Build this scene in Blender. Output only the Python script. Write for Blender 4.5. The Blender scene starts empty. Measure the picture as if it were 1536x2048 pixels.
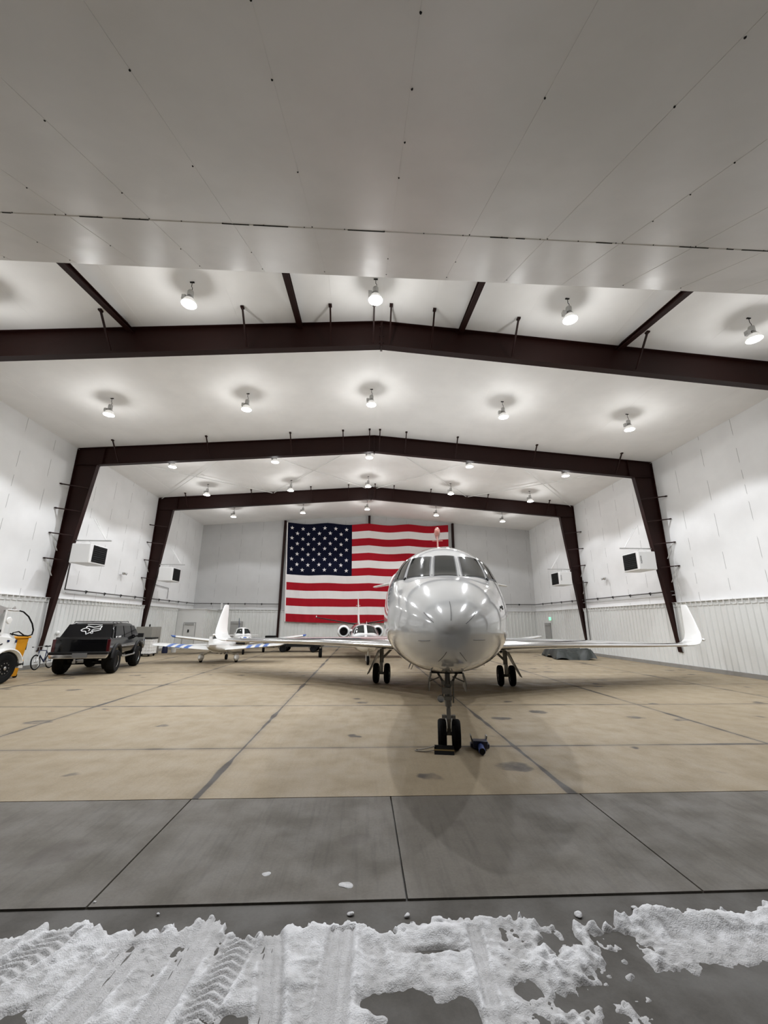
import bpy, bmesh, math, random
import numpy as np
from mathutils import Vector, Matrix
random.seed(7); rng = np.random.default_rng(11)
SC = bpy.context.scene; COL = SC.collection
PI = math.pi; R = math.radians
HE, HR, HW_ = 10.65, 11.82, 15.26           # eave height, ridge height, half width of the hall
SLOPE = (HR-HE)/HW_
YF, YB = 5.74, 37.46                        # door line, back wall
def zc(x): return HR-SLOPE*abs(x)

# ------------------------------------------------------------------ materials
def newmat(name):
    m = bpy.data.materials.new(name); m.use_nodes = True
    return m, m.node_tree, m.node_tree.nodes['Principled BSDF']
def N(nt, t, **kw):
    n = nt.nodes.new(t)
    for k, v in kw.items(): setattr(n, k, v)
    return n
def setin(nt, n, i, v):
    if isinstance(v, bpy.types.NodeSocket): nt.links.new(v, n.inputs[i])
    else: n.inputs[i].default_value = v
def mth(nt, op, a, b=0.0, clamp=False):
    n = N(nt, 'ShaderNodeMath', operation=op, use_clamp=clamp); setin(nt, n, 0, a); setin(nt, n, 1, b); return n.outputs[0]
def noise(nt, vec, scale, detail=4, rough=.55):
    n = N(nt, 'ShaderNodeTexNoise'); n.inputs['Scale'].default_value = scale; n.inputs['Detail'].default_value = detail
    n.inputs['Roughness'].default_value = rough; nt.links.new(vec, n.inputs['Vector']); return n.outputs['Fac']
def ramp(nt, fac, lo, hi, a=0.0, b=1.0):
    n = N(nt, 'ShaderNodeMapRange', clamp=True); n.interpolation_type = 'SMOOTHSTEP'
    setin(nt, n, 0, fac); n.inputs[1].default_value = lo; n.inputs[2].default_value = hi; n.inputs[3].default_value = a; n.inputs[4].default_value = b
    return n.outputs[0]
def mixc(nt, fac, a, b):
    n = N(nt, 'ShaderNodeMix', data_type='RGBA'); setin(nt, n, 0, fac)
    for i, v in ((6, a), (7, b)):
        if isinstance(v, tuple): n.inputs[i].default_value = (*v, 1)
        else: nt.links.new(v, n.inputs[i])
    return n.outputs[2]
def objco(nt): return N(nt, 'ShaderNodeTexCoord').outputs['Object']
def scaled(nt, vec, sx, sy, sz):
    n = N(nt, 'ShaderNodeMapping'); n.inputs['Scale'].default_value = (sx, sy, sz); nt.links.new(vec, n.inputs[0]); return n.outputs[0]
def bump(nt, p, h, strength, dist=.02):
    b = N(nt, 'ShaderNodeBump'); b.inputs['Strength'].default_value = strength; b.inputs['Distance'].default_value = dist
    nt.links.new(h, b.inputs['Height']); nt.links.new(b.outputs[0], p.inputs['Normal'])
def mat(name, col, rough=.5, metal=0.0, coat=0.0, emit=None, estr=0.0, var=0.0, vscale=6.0, bmp=0.0, bscale=40.0, spec=.5):
    m, nt, p = newmat(name)
    p.inputs['Base Color'].default_value = (*col, 1); p.inputs['Roughness'].default_value = rough; p.inputs['Metallic'].default_value = metal
    p.inputs['Coat Weight'].default_value = coat; p.inputs['Coat Roughness'].default_value = .03; p.inputs['Specular IOR Level'].default_value = spec
    co = objco(nt)
    if var:
        f = noise(nt, co, vscale)
        nt.links.new(mixc(nt, f, tuple(c*(1-var) for c in col), tuple(min(1, c*(1+var)) for c in col)), p.inputs['Base Color'])
    if bmp: bump(nt, p, noise(nt, co, bscale), bmp)
    if emit: p.inputs['Emission Color'].default_value = (*emit, 1); p.inputs['Emission Strength'].default_value = estr
    return m
M = {}
M['steel'] = mat('oxide red steel', (.017, .0042, .0028), .5, spec=.22, var=.15, vscale=2.5)
M['wainscot'] = mat('white ribbed steel', (.70, .71, .69), .38, var=.04, vscale=1.5)
M['flash'] = mat('white flashing', (.72, .72, .70), .4)
M['curb'] = mat('concrete curb', (.26, .25, .23), .85, var=.25, vscale=3, bmp=.3)
M['paint'] = mat('gloss white aircraft paint', (.73, .74, .735), .12, coat=1.0)
M['paint2'] = mat('white aircraft paint', (.78, .78, .76), .2, coat=.6)
M['chrome'] = mat('polished metal', (.78, .78, .79), .13, metal=1.0)
M['alu'] = mat('brushed aluminium', (.48, .48, .47), .35, metal=1.0)
M['gearmetal'] = mat('grey gear enamel', (.24, .24, .235), .4, var=.15)
M['dark'] = mat('dark cavity', (.007, .007, .007), .7, spec=.15)
M['rubber'] = mat('black rubber', (.006, .006, .006), .8, bmp=.15, bscale=60, spec=.15)
M['glass'] = mat('dark cockpit glass', (.016, .019, .018), .06, spec=.3)
M['gasket'] = mat('black gasket', (.03, .03, .03), .5)
M['line'] = mat('grey metal strip', (.12, .12, .12), .4)
M['rose'] = mat('pale copper paint', (.50, .22, .18), .25, coat=.5)
M['tan'] = mat('tan hub paint', (.35, .33, .3), .5)
M['heater'] = mat('white enamel', (.78, .78, .77), .4)
M['black'] = mat('satin black', (.008, .008, .008), .5, spec=.25)
M['blackpaint'] = mat('gloss black car paint', (.004, .004, .0045), .10, coat=.4, spec=.3)
M['tint'] = mat('tinted car glass', (.004, .004, .005), .05, spec=.35)
M['pipe'] = mat('grey pipe', (.10, .095, .09), .5)
M['pipewhite'] = mat('pale pipe', (.55, .55, .54), .4)
M['galv'] = mat('galvanised strut', (.5, .5, .49), .4, metal=.7)
M['white'] = mat('white decal', (.85, .85, .85), .5)
M['red'] = mat('dark red lens', (.045, .004, .006), .15)
M['towblue'] = mat('tow head blue', (.02, .05, .22), .4)
M['blue'] = mat('blue paint', (.045, .13, .42), .3, coat=.3)
M['navy'] = mat('dark blue paint', (.012, .02, .07), .35, coat=.3)
M['orange'] = mat('orange yellow enamel', (.62, .27, .012), .45, var=.12, vscale=8)
M['cream'] = mat('beige steel cabinet', (.27, .26, .23), .5, var=.06)
M['tarp'] = mat('dark green tarpaulin', (.022, .027, .024), .45, var=.4, vscale=3, bmp=.5, bscale=12)
M['plastic'] = mat('white plastic', (.75, .75, .73), .45)
M['doorgrey'] = mat('grey door paint', (.36, .36, .35), .5)
M['doorwhite'] = mat('pale door paint', (.62, .62, .60), .5)
M['exit'] = mat('green exit sign', (.05, .3, .12), .5, emit=(.25, 1, .5), estr=2.0)
M['lens'] = mat('lit lamp lens', (.9, .9, .88), .5, emit=(1, .985, .96), estr=30.0)
M['bell'] = mat('glowing acrylic reflector', (.8, .8, .78), .4, emit=(1, .97, .92), estr=.45)
M['yellow'] = mat('yellow stripe', (.16, .10, .02), .5)
M['rope'] = mat('grey white rope', (.35, .33, .3), .9)
M['greyplate'] = mat('number plate grey', (.12, .12, .12), .4)

def liner_mat(name, col, seams=None):
    """white vinyl faced steel; faint seam lines at a period along one axis; gentle wrinkles"""
    m, nt, p = newmat(name); co = objco(nt)
    c = mixc(nt, ramp(nt, noise(nt, co, .8, 3), .3, .7), tuple(v*.95 for v in col), col)
    if seams:
        ax, off, per, w = seams
        sx = N(nt, 'ShaderNodeSeparateXYZ'); nt.links.new(co, sx.inputs[0])
        a = mth(nt, 'FLOORED_MODULO', mth(nt, 'ADD', sx.outputs[ax], -off+per/2), per)
        d = mth(nt, 'ABSOLUTE', mth(nt, 'SUBTRACT', a, per/2))
        zz = mth(nt, 'ADD', mth(nt, 'MULTIPLY', sx.outputs[2], .82), mth(nt, 'MULTIPLY', noise(nt, scaled(nt, co, 1, 1, .15), 1.1, 1), 5))
        dash = ramp(nt, mth(nt, 'FLOORED_MODULO', zz, 1.0), .36, .44)
        k = mth(nt, 'MULTIPLY', mth(nt, 'LESS_THAN', d, w), dash)
        c = mixc(nt, mth(nt, 'MULTIPLY', k, .62), c, (.12, .12, .11))
    nt.links.new(c, p.inputs['Base Color']); p.inputs['Roughness'].default_value = .42
    h = mth(nt, 'ADD', noise(nt, scaled(nt, co, 1, .35, .6), .9, 3), mth(nt, 'MULTIPLY', noise(nt, co, 6, 3), .12))
    bump(nt, p, h, .35, .05)
    return m
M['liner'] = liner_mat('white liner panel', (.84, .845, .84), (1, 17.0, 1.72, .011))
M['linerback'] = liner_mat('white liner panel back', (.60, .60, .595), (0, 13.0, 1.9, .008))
M['ceil'] = liner_mat('white roof insulation facing', (.91, .90, .88)); M['ceil'].node_tree.nodes['Principled BSDF'].inputs['Roughness'].default_value = .62
def doorliner():
    m, nt, p = newmat('grey white vinyl door liner'); co = objco(nt)
    f = noise(nt, co, .9, 4)
    nt.links.new(mixc(nt, ramp(nt, f, .3, .7), (.66, .645, .62), (.72, .70, .675)), p.inputs['Base Color'])
    p.inputs['Roughness'].default_value = .27
    h = mth(nt, 'ADD', noise(nt, scaled(nt, co, 1.0, .3, .3), .8, 2), mth(nt, 'MULTIPLY', noise(nt, scaled(nt, co, .8, 1.2, 1.2), 1.0, 2), .35))
    bump(nt, p, h, .32, .08); return m
M['doorliner'] = doorliner()

def concrete(name, base, warm, joints, stain=.5, streak=.16):
    m, nt, p = newmat(name); co = objco(nt)
    sx = N(nt, 'ShaderNodeSeparateXYZ'); nt.links.new(co, sx.inputs[0])
    big = noise(nt, co, .35, 4); mid = noise(nt, co, 2.2, 5); fine = noise(nt, co, 38, 4, .7)
    c = mixc(nt, ramp(nt, big, .35, .65), base, warm)
    c = mixc(nt, ramp(nt, fine, .3, .75, 0, .34), c, tuple(v*.55 for v in base))
    c = mixc(nt, ramp(nt, mid, .5, .8, 0, .35), c, tuple(v*.62 for v in base))
    if streak:
        st = noise(nt, scaled(nt, co, 9, .7, 1), 2.0, 3); c = mixc(nt, ramp(nt, st, .46, .72, 0, streak), c, tuple(v*.6 for v in base))
    # oil spots: stretched blobs
    v = N(nt, 'ShaderNodeTexVoronoi'); v.inputs['Scale'].default_value = 1.0; v.inputs['Randomness'].default_value = 1
    wv = N(nt, 'ShaderNodeVectorMath', operation='ADD'); nt.links.new(scaled(nt, co, 1.0, 1.15, 1), wv.inputs[0])
    nn = N(nt, 'ShaderNodeTexNoise'); nn.inputs['Scale'].default_value = 3.0; nt.links.new(co, nn.inputs['Vector'])
    ms = N(nt, 'ShaderNodeVectorMath', operation='SCALE'); ms.inputs['Scale'].default_value = .35; nt.links.new(nn.outputs['Color'], ms.inputs[0]); nt.links.new(ms.outputs[0], wv.inputs[1])
    nt.links.new(wv.outputs[0], v.inputs['Vector'])
    pick = N(nt, 'ShaderNodeSeparateColor'); nt.links.new(v.outputs['Color'], pick.inputs[0])
    rad = mth(nt, 'MULTIPLY', pick.outputs[0], .26)
    spot = mth(nt, 'MULTIPLY', ramp(nt, mth(nt, 'SUBTRACT', v.outputs['Distance'], rad), -.06, .02, 1, 0), mth(nt, 'GREATER_THAN', pick.outputs[1], .28))
    c = mixc(nt, mth(nt, 'MULTIPLY', spot, mth(nt, 'MULTIPLY', ramp(nt, mid, .3, .6, .4, 1), stain)), c, (.075, .062, .05))
    wob = mth(nt, 'MULTIPLY', mth(nt, 'SUBTRACT', noise(nt, co, 1.7, 3), .5), .03)
    for ax, off, per, w in joints:
        t = mth(nt, 'ADD', sx.outputs[ax], wob)
        a = mth(nt, 'FLOORED_MODULO', mth(nt, 'ADD', t, -off+per/2), per)
        d = mth(nt, 'ABSOLUTE', mth(nt, 'SUBTRACT', a, per/2))
        ww = mth(nt, 'MULTIPLY', ramp(nt, noise(nt, co, .55, 2), .45, .72, .7, 3.2), w)
        k = ramp(nt, mth(nt, 'DIVIDE', d, ww), .55, 1.0, .97, 0)
        c = mixc(nt, k, c, (.035, .03, .026))
        halo = ramp(nt, d, 0, .16, .28, 0); c = mixc(nt, halo, c, (.09, .075, .06))
    nt.links.new(c, p.inputs['Base Color'])
    nt.links.new(ramp(nt, mid, .3, .7, .55, .8), p.inputs['Roughness'])
    bump(nt, p, mth(nt, 'ADD', fine, mid), .12, .01)
    return m
M['floor'] = concrete('warm stained concrete', (.275, .218, .138), (.32, .258, .17), [(0, -2.42, 4.63, .030), (1, 7.78, 3.66, .022)], 1.0)
M['apron'] = concrete('grey apron concrete', (.116, .103, .083), (.133, .119, .098), [], .6, .42)
M['asphalt'] = concrete('damp dark pavement', (.066, .059, .049), (.081, .073, .062), [], .5, 0)
def snowmat():
    m, nt, p = newmat('trodden snow'); co = objco(nt)
    f = noise(nt, co, 9, 5); f2 = noise(nt, co, 120, 3)
    sx = N(nt, 'ShaderNodeSeparateXYZ'); nt.links.new(co, sx.inputs[0])
    c = mixc(nt, ramp(nt, f, .42, .68, 0, .6), (.78, .785, .80), (.52, .52, .52))
    thin = ramp(nt, mth(nt, 'ADD', sx.outputs[2], mth(nt, 'MULTIPLY', mth(nt, 'SUBTRACT', f2, .5), .02)), .0, .018, .5, 0)
    c = mixc(nt, thin, c, (.36, .35, .34))
    nt.links.new(c, p.inputs['Base Color']); p.inputs['Roughness'].default_value = .75
    bump(nt, p, mth(nt, 'ADD', f2, noise(nt, co, 30, 3)), .5, .012); return m
M['snow'] = snowmat()
def clothmat(name, col):
    m, nt, p = newmat(name); co = objco(nt)
    p.inputs['Base Color'].default_value = (*col, 1); p.inputs['Roughness'].default_value = .85; p.inputs['Specular IOR Level'].default_value = .12
    bump(nt, p, noise(nt, scaled(nt, co, 1, 1, .25), 2.2, 3), .6, .08); return m
M['fred'] = clothmat('flag red', (.36, .010, .020)); M['fwhite'] = clothmat('flag white', (.80, .77, .76)); M['fblue'] = clothmat('flag navy', (.0035, .005, .018))

# ------------------------------------------------------------------ mesh builder
class MB:
    def __init__(s): s.v = []; s.f = []; s.mi = []
    def add(s, vs, fs, mi=0):
        b = len(s.v); s.v += [tuple(v) for v in vs]; s.f += [tuple(b+i for i in f) for f in fs]; s.mi += [mi]*len(fs); return s
    def box(s, c, d, rot=None, mi=0, taper=(1, 1)):
        vs = []
        for z in (-.5, .5):
            k = taper if z > 0 else (1, 1)
            for x, y in ((-.5, -.5), (.5, -.5), (.5, .5), (-.5, .5)): vs.append(Vector((x*d[0]*k[0], y*d[1]*k[1], z*d[2])))
        if rot is not None: vs = [rot @ v for v in vs]
        vs = [v+Vector(c) for v in vs]
        return s.add(vs, [(3, 2, 1, 0), (4, 5, 6, 7), (0, 1, 5, 4), (1, 2, 6, 5), (2, 3, 7, 6), (3, 0, 4, 7)], mi)
    def bar(s, a, b, w, h, mi=0, up=(0, 0, 1)):
        a, b = Vector(a), Vector(b); d = b-a; L = d.length; d.normalize(); u = Vector(up)
        if abs(d.dot(u)) > .98: u = Vector((0, 1, 0))
        x = d.cross(u).normalized(); z = x.cross(d)
        rot = Matrix((x, d, z)).transposed()
        return s.box((a+b)/2, (w, L, h), rot, mi)
    def tube(s, pts, r, n=8, mi=0, caps=True, closed=False):
        pts = [Vector(p) for p in pts]; rs = r if isinstance(r, (list, tuple)) else [r]*len(pts)
        vs = []; m = len(pts); prev = None
        for i, p in enumerate(pts):
            if closed: d = pts[(i+1) % m]-pts[i-1]
            else: d = (pts[min(i+1, m-1)]-pts[max(i-1, 0)])
            d.normalize()
            if prev is None:
                u = Vector((0, 0, 1)) if abs(d.z) < .9 else Vector((1, 0, 0)); x = d.cross(u).normalized()
            else: x = (prev-d*prev.dot(d)).normalized()
            prev = x; y = d.cross(x)
            for k in range(n): t = 2*PI*k/n; vs.append(p+(x*math.cos(t)+y*math.sin(t))*rs[i])
        fs = []
        for i in range(m if closed else m-1):
            j = (i+1) % m
            for k in range(n): fs.append((i*n+k, i*n+(k+1) % n, j*n+(k+1) % n, j*n+k))
        if caps and not closed: fs += [tuple(range(n))[::-1], tuple((m-1)*n+k for k in range(n))]
        return s.add(vs, fs, mi)
    def cyl(s, a, b, r, r2=None, n=16, mi=0): return s.tube([a, b], [r, r if r2 is None else r2], n, mi)
    def lathe(s, prof, c, axis='z', n=24, mi=0, closed=False):
        vs = []
        for r, h in prof:
            for k in range(n):
                t = 2*PI*k/n; x, y = r*math.cos(t), r*math.sin(t)
                vs.append({'z': (c[0]+x, c[1]+y, c[2]+h), 'y': (c[0]+x, c[1]+h, c[2]+y), 'x': (c[0]+h, c[1]+x, c[2]+y)}[axis])
        fs = []; m = len(prof)
        for i in range(m if closed else m-1):
            j = (i+1) % m
            for k in range(n): fs.append((i*n+k, i*n+(k+1) % n, j*n+(k+1) % n, j*n+k))
        if not closed:
            if prof[0][0] > 1e-4: fs.append(tuple(range(n)))
            if prof[-1][0] > 1e-4: fs.append(tuple((m-1)*n+k for k in range(n)))
        return s.add(vs, fs, mi)
    def loft(s, secs, caps=True, mi=0, closed=True):
        n = len(secs[0]); vs = [p for q in secs for p in q]; fs = []
        for i in range(len(secs)-1):
            for k in range(n if closed else n-1): fs.append((i*n+k, i*n+(k+1) % n, (i+1)*n+(k+1) % n, (i+1)*n+k))
        if caps and closed: fs += [tuple(range(n))[::-1], tuple((len(secs)-1)*n+k for k in range(n))]
        return s.add(vs, fs, mi)
    def prism(s, poly, a, b, axis='y', mi=0):
        def P(u, v, w): return {'y': (u, w, v), 'x': (w, u, v), 'z': (u, v, w)}[axis]
        n = len(poly); vs = [P(u, v, a) for u, v in poly]+[P(u, v, b) for u, v in poly]
        fs = [tuple(range(n)), tuple(n+k for k in range(n))[::-1]]+[(k, (k+1) % n, n+(k+1) % n, n+k) for k in range(n)]
        return s.add(vs, fs, mi)
    def build(s, name, m, parent=None, smooth=True, angle=35, bev=0.0, sub=0):
        me = bpy.data.meshes.new(name); me.from_pydata(s.v, [], s.f)
        ms = m if isinstance(m, (list, tuple)) else [m]
        for k in ms: me.materials.append(M[k] if isinstance(k, str) else k)
        me.polygons.foreach_set('material_index', s.mi)
        bm = bmesh.new(); bm.from_mesh(me); bmesh.ops.remove_doubles(bm, verts=bm.verts, dist=1e-5)
        bmesh.ops.recalc_face_normals(bm, faces=bm.faces); bm.to_mesh(me); bm.free()
        if smooth:
            me.polygons.foreach_set('use_smooth', [True]*len(me.polygons)); me.set_sharp_from_angle(angle=R(angle))
        o = bpy.data.objects.new(name, me); COL.objects.link(o)
        if parent: o.parent = parent
        if bev:
            b = o.modifiers.new('edge', 'BEVEL'); b.width = bev; b.segments = 2; b.limit_method = 'ANGLE'; b.angle_limit = R(40)
        if sub:
            b = o.modifiers.new('round', 'SUBSURF'); b.levels = sub; b.render_levels = sub
        return o
def tag(o, label=None, cat=None, group=None, kind=None):
    for k, v in (('label', label), ('category', cat), ('group', group), ('kind', kind)):
        if v: o[k] = v
    return o
def thing(name, label, cat, loc=(0, 0, 0), rz=0.0, group=None):
    o = bpy.data.objects.new(name, None); o.empty_display_size = .2; COL.objects.link(o)
    o.location = loc; o.rotation_euler = (0, 0, rz); return tag(o, label, cat, group)
def copytree(root):
    r = root.copy(); COL.objects.link(r)
    for ch in list(root.children):
        c = ch.copy(); COL.objects.link(c); c.parent = r
        for g in list(ch.children):
            d = g.copy(); COL.objects.link(d); d.parent = c
    return r
def struct(o, label=None): return tag(o, label, None, None, 'structure')
def lettering(name, text, size, parent, loc, rot, m, ext=.003):
    cu = bpy.data.curves.new(name, 'FONT'); cu.body = text; cu.size = size; cu.extrude = ext; cu.align_x = 'CENTER'; cu.align_y = 'CENTER'
    tmp = bpy.data.objects.new(name, cu); COL.objects.link(tmp); bpy.context.view_layer.update()
    me = bpy.data.meshes.new_from_object(tmp.evaluated_get(bpy.context.evaluated_depsgraph_get())); bpy.data.objects.remove(tmp); bpy.data.curves.remove(cu)
    me.name = name; me.materials.clear(); me.materials.append(M[m]); o = bpy.data.objects.new(name, me); COL.objects.link(o); o.parent = parent; o.location = loc; o.rotation_euler = rot
    return o
# ------------------------------------------------------------------ camera
def make_camera():
    f, pit, yaw, roll = 817.45, .2648, .0488, .0055
    c, s = math.cos(yaw), math.sin(yaw)
    fw = Vector((s*math.cos(pit), c*math.cos(pit), math.sin(pit))); r = Vector((c, -s, 0)); u = r.cross(fw)
    rc = r*math.cos(roll)+u*math.sin(roll); uc = u*math.cos(roll)-r*math.sin(roll)
    cd = bpy.data.cameras.new('camera'); o = bpy.data.objects.new('camera', cd); COL.objects.link(o)
    m = Matrix((rc, uc, -fw)).transposed().to_4x4(); m.translation = Vector((-.4496, 0, 2.05)); o.matrix_world = m
    cd.sensor_fit = 'VERTICAL'; cd.sensor_height = 24; cd.lens = f*24/2048; cd.clip_start = .05; cd.clip_end = 200
    SC.camera = o
make_camera()

# ------------------------------------------------------------------ ground
b = MB(); b.box((0, (YF+YB)/2+.15, -.15), (31.2, YB-YF+.3, .3)); struct(b.build('floor', 'floor', smooth=False))
b = MB()
xs = [-16.5, -11.9, -7.25, -2.46, -.07, 2.3, 7.0, 11.7, 16.5]                 # grey apron slabs with open joints
for x0, x1 in zip(xs, xs[1:]): b.box(((x0+x1)/2, (3.80+YF)/2-.005, -.15), (x1-x0-.016, YF-3.80-.022, .3))
struct(b.build('floor_apron', 'apron', smooth=False))
b = MB(); b.box((0, -4, -.19), (44, 22, .3)); g0 = struct(b.build('ground', 'asphalt', smooth=False))
b = MB(); b.box((0, -1.1, -.163), (36, 9.8, .3)); struct(b.build('ground_strip', 'asphalt', smooth=False))

# snow: height field with tyre tracks, dips under the pavement where it has been scraped bare
def fieldnoise(nx, ny, cell, oct=4, pers=.55, dx=.01):
    out = np.zeros((ny, nx)); amp = 1; tot = 0
    for o in range(oct):
        c = max(2.0, cell/dx/(2**o)); gx, gy = int(nx/c)+3, int(ny/c)+3
        g = rng.random((gy, gx)); X = np.arange(nx)/c; Y = np.arange(ny)/c
        xi, yi = X.astype(int), Y.astype(int); fx, fy = X-xi, Y-yi
        fx = fx*fx*(3-2*fx); fy = fy*fy*(3-2*fy)
        a = g[np.ix_(yi, xi)]*(1-fx)+g[np.ix_(yi, xi+1)]*fx; bb = g[np.ix_(yi+1, xi)]*(1-fx)+g[np.ix_(yi+1, xi+1)]*fx
        out += amp*(a*(1-fy)[:, None]+bb*fy[:, None]); tot += amp; amp *= pers
    return out/tot
def snow():
    dx = .011; x0, x1, y0, y1 = -4.2, 4.2, 1.4, 3.78
    nx, ny = int((x1-x0)/dx), int((y1-y0)/dx)
    X = x0+np.arange(nx)*dx; Y = y0+np.arange(ny)*dx; GX, GY = np.meshgrid(X, Y)
    n1 = fieldnoise(nx, ny, .55, 4); n2 = fieldnoise(nx, ny, .16, 4); n3 = fieldnoise(nx, ny, .05, 3)
    streak = fieldnoise(nx, int(ny/5)+2, .09, 3)[np.minimum((np.arange(ny)/5).astype(int), int(ny/5)), :]
    ed = [(-4.5, 3.52), (-2.85, 3.53), (-2.54, 3.60), (-2.42, 3.62), (-2.21, 3.55), (-1.71, 3.55), (-1.49, 3.66), (-1.25, 3.48), (-1.08, 3.50), (-.64, 3.58), (-.29, 3.47), (.21, 3.56), (.73, 3.60),
          (.90, 3.50), (.98, 3.40), (1.10, 3.54), (1.25, 3.48), (1.44, 3.50), (1.58, 3.58), (1.72, 3.57), (2.0, 3.50), (2.21, 3.54), (2.61, 3.60), (4.5, 3.58)]
    edge = np.interp(X, [e[0] for e in ed], [e[1] for e in ed])[None, :]+(n3-.5)*.12+(n2-.5)*.10
    h = .016+.03*(n1-.3)+.03*(n2-.5)+.012*(n3-.5)
    d = edge-GY
    h += .015*np.exp(-((d-.06)/.06)**2)*(n2+.35)                       # pushed-up rim
    def blob(cx, cy, rx, ry, amp, ang=0.0):
        c, s = math.cos(ang), math.sin(ang); u = (GX-cx)*c+(GY-cy)*s; v = -(GX-cx)*s+(GY-cy)*c
        return amp*np.exp(-((u/rx)**2+(v/ry)**2))
    # scraped or melted places
    for a in ((-.17, 2.92, .13, .09, .075), (.12, 2.86, .10, .08, .075), (-.05, 2.78, .3, .05, .05), (.55, 2.98, .11, .05, .04), (.72, 2.87, .14, .07, .05), (.95, 2.95, .25, .06, .04),
              (1.25, 3.22, .14, .07, .045), (1.12, 3.08, .22, .08, .02), (1.38, 2.98, .28, .12, .055), (1.7, 2.84, .45, .13, .08), (2.1, 2.95, .3, .12, .09), (1.3, 3.36, .12, .07, .08), (.86, 3.35, .09, .09, .06),
              (1.02, 3.36, .05, .10, .06), (.2, 2.55, .6, .10, .05), (1.4, 2.6, .8, .15, .09), (-1.15, 2.86, .16, .05, .04), (-.36, 2.93, .08, .05, .05), (-2.3, 2.9, .1, .06, .03), (3, 2.7, .7, .3, .1)):
        h -= blob(*a)
    h += blob(2.1, 3.42, .75, .09, .05, -.12)+blob(1.75, 3.5, .2, .05, .04)+blob(2.6, 3.5, .3, .06, .05)+blob(.1, 3.42, .16, .06, .03)
    h -= blob(.08, 3.285, .17, .022, .06)                              # dark slot in the pile
    sl = np.clip((GX-.45)/.3, 0, 1)*np.clip((1.75-GX)/.3, 0, 1); h += (streak-.5)*.05*(1+.8*sl)+sl*(.012+.05*(n3-.5)+.03*(n2-.5))+.010*(n3-.5)-.018*np.clip((n2-.56)*6, 0, 1)
    def track(pts, w, kind, depth=.02):
        nonlocal h
        xs_ = np.interp(GY, [p[1] for p in pts], [p[0] for p in pts])
        u = GX-xs_; inside = np.clip((w/2-np.abs(u))/.02, 0, 1)*((GY > pts[0][1]-.0)&(GY < pts[-1][1]))
        wall = np.exp(-((np.abs(u)-w/2-.012)/.016)**2)*.012*((GY > pts[0][1])&(GY < pts[-1][1]))
        base = .017+.25*(h-.017)
        if kind == 'groove':
            t = base-depth*.3-.012*np.clip(np.cos(u/w*2*PI*3.0)*2-1, 0, 1)
        else:
            ph = (GY/.055+np.abs(u)/w*2.2)
            t = base-depth*.55+.009*(np.clip(np.cos(ph*2*PI)*1.6, -1, 1))*(.35+.65*(np.abs(np.sin(u/w*2*PI*1.5)) > .25))
        h = h*(1-inside)+t*inside+wall*(1-inside)
    track([(-2.75, 2.6), (-2.62, 3.1), (-2.42, 3.53)], .24, 'chevron', .012)
    track([(-2.05, 2.6), (-1.97, 2.89), (-1.9, 3.36)], .22, 'groove', .012)
    track([(-1.57, 2.6), (-1.54, 2.87), (-1.46, 3.64)], .19, 'groove', .008)
    track([(-1.32, 2.6), (-1.30, 2.86), (-1.20, 3.47)], .20, 'chevron', .010)
    track([(-.90, 2.6), (-.91, 2.84), (-1.02, 3.47)], .16, 'groove', .012)
    track([(-.60, 2.6), (-.58, 2.84), (-.55, 3.50)], .20, 'groove', .008)
    track([(.33, 2.6), (.30, 2.8), (.36, 3.5)], .10, 'groove', .006)
    track([(-3.5, 2.6), (-3.3, 3.45)], .22, 'chevron', .012)
    h = np.where(d < 0, -.05, h*np.clip(d/.03, 0, 1)-.05*(1-np.clip(d/.03, 0, 1)))
    # crumbs of snow ahead of the edge
    crumbs = np.clip((n3-.70)*9, 0, 1)*np.exp(-np.clip(-d, 0, 1)/.05)*((d < .0)&(n1 > .50))
    h = np.maximum(h, crumbs*.02-.014)
    z = np.maximum(h, -.02)-.013
    v = np.stack([GX, GY, z], -1).reshape(-1, 3); idx = np.arange(nx*ny).reshape(ny, nx)
    a, bq, c, e = idx[:-1, :-1], idx[:-1, 1:], idx[1:, 1:], idx[1:, :-1]
    keep = np.maximum.reduce([z[:-1, :-1], z[:-1, 1:], z[1:, 1:], z[1:, :-1]]) > -.0325
    fs = np.stack([a, bq, c, e], -1)[keep]
    me = bpy.data.meshes.new('snow'); me.vertices.add(len(v)); me.vertices.foreach_set('co', v.ravel().astype(np.float32))
    me.loops.add(fs.size); me.loops.foreach_set('vertex_index', fs.ravel().astype(np.int32)); me.polygons.add(len(fs))
    me.polygons.foreach_set('loop_start', (np.arange(len(fs))*4).astype(np.int32)); me.update(calc_edges=True)
    me.polygons.foreach_set('use_smooth', [True]*len(fs)); me.materials.append(M['snow'])
    o = bpy.data.objects.new('snow', me); COL.objects.link(o)
    tag(o, 'trodden snow with tyre tracks lying across the pavement outside the door', 'snow', None, 'stuff')
snow()
def lump(r, flat=.5, seed=0):
    rr = random.Random(seed); bm = bmesh.new(); bmesh.ops.create_icosphere(bm, subdivisions=3, radius=r)
    o1 = [Vector((rr.uniform(-1, 1), rr.uniform(-1, 1), rr.uniform(-1, 1))).normalized() for _ in range(9)]
    for v in bm.verts:
        n = v.co.normalized(); k = 1+sum(.32*max(0, n.dot(q))**3*(1 if i % 2 else -1.3) for i, q in enumerate(o1)); v.co *= k; v.co.z *= flat; v.co.z = max(v.co.z, -.3*r*flat)
    b = MB(); b.add([v.co for v in bm.verts], [tuple(q.index for q in f.verts) for f in bm.faces]); bm.free(); return b
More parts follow.
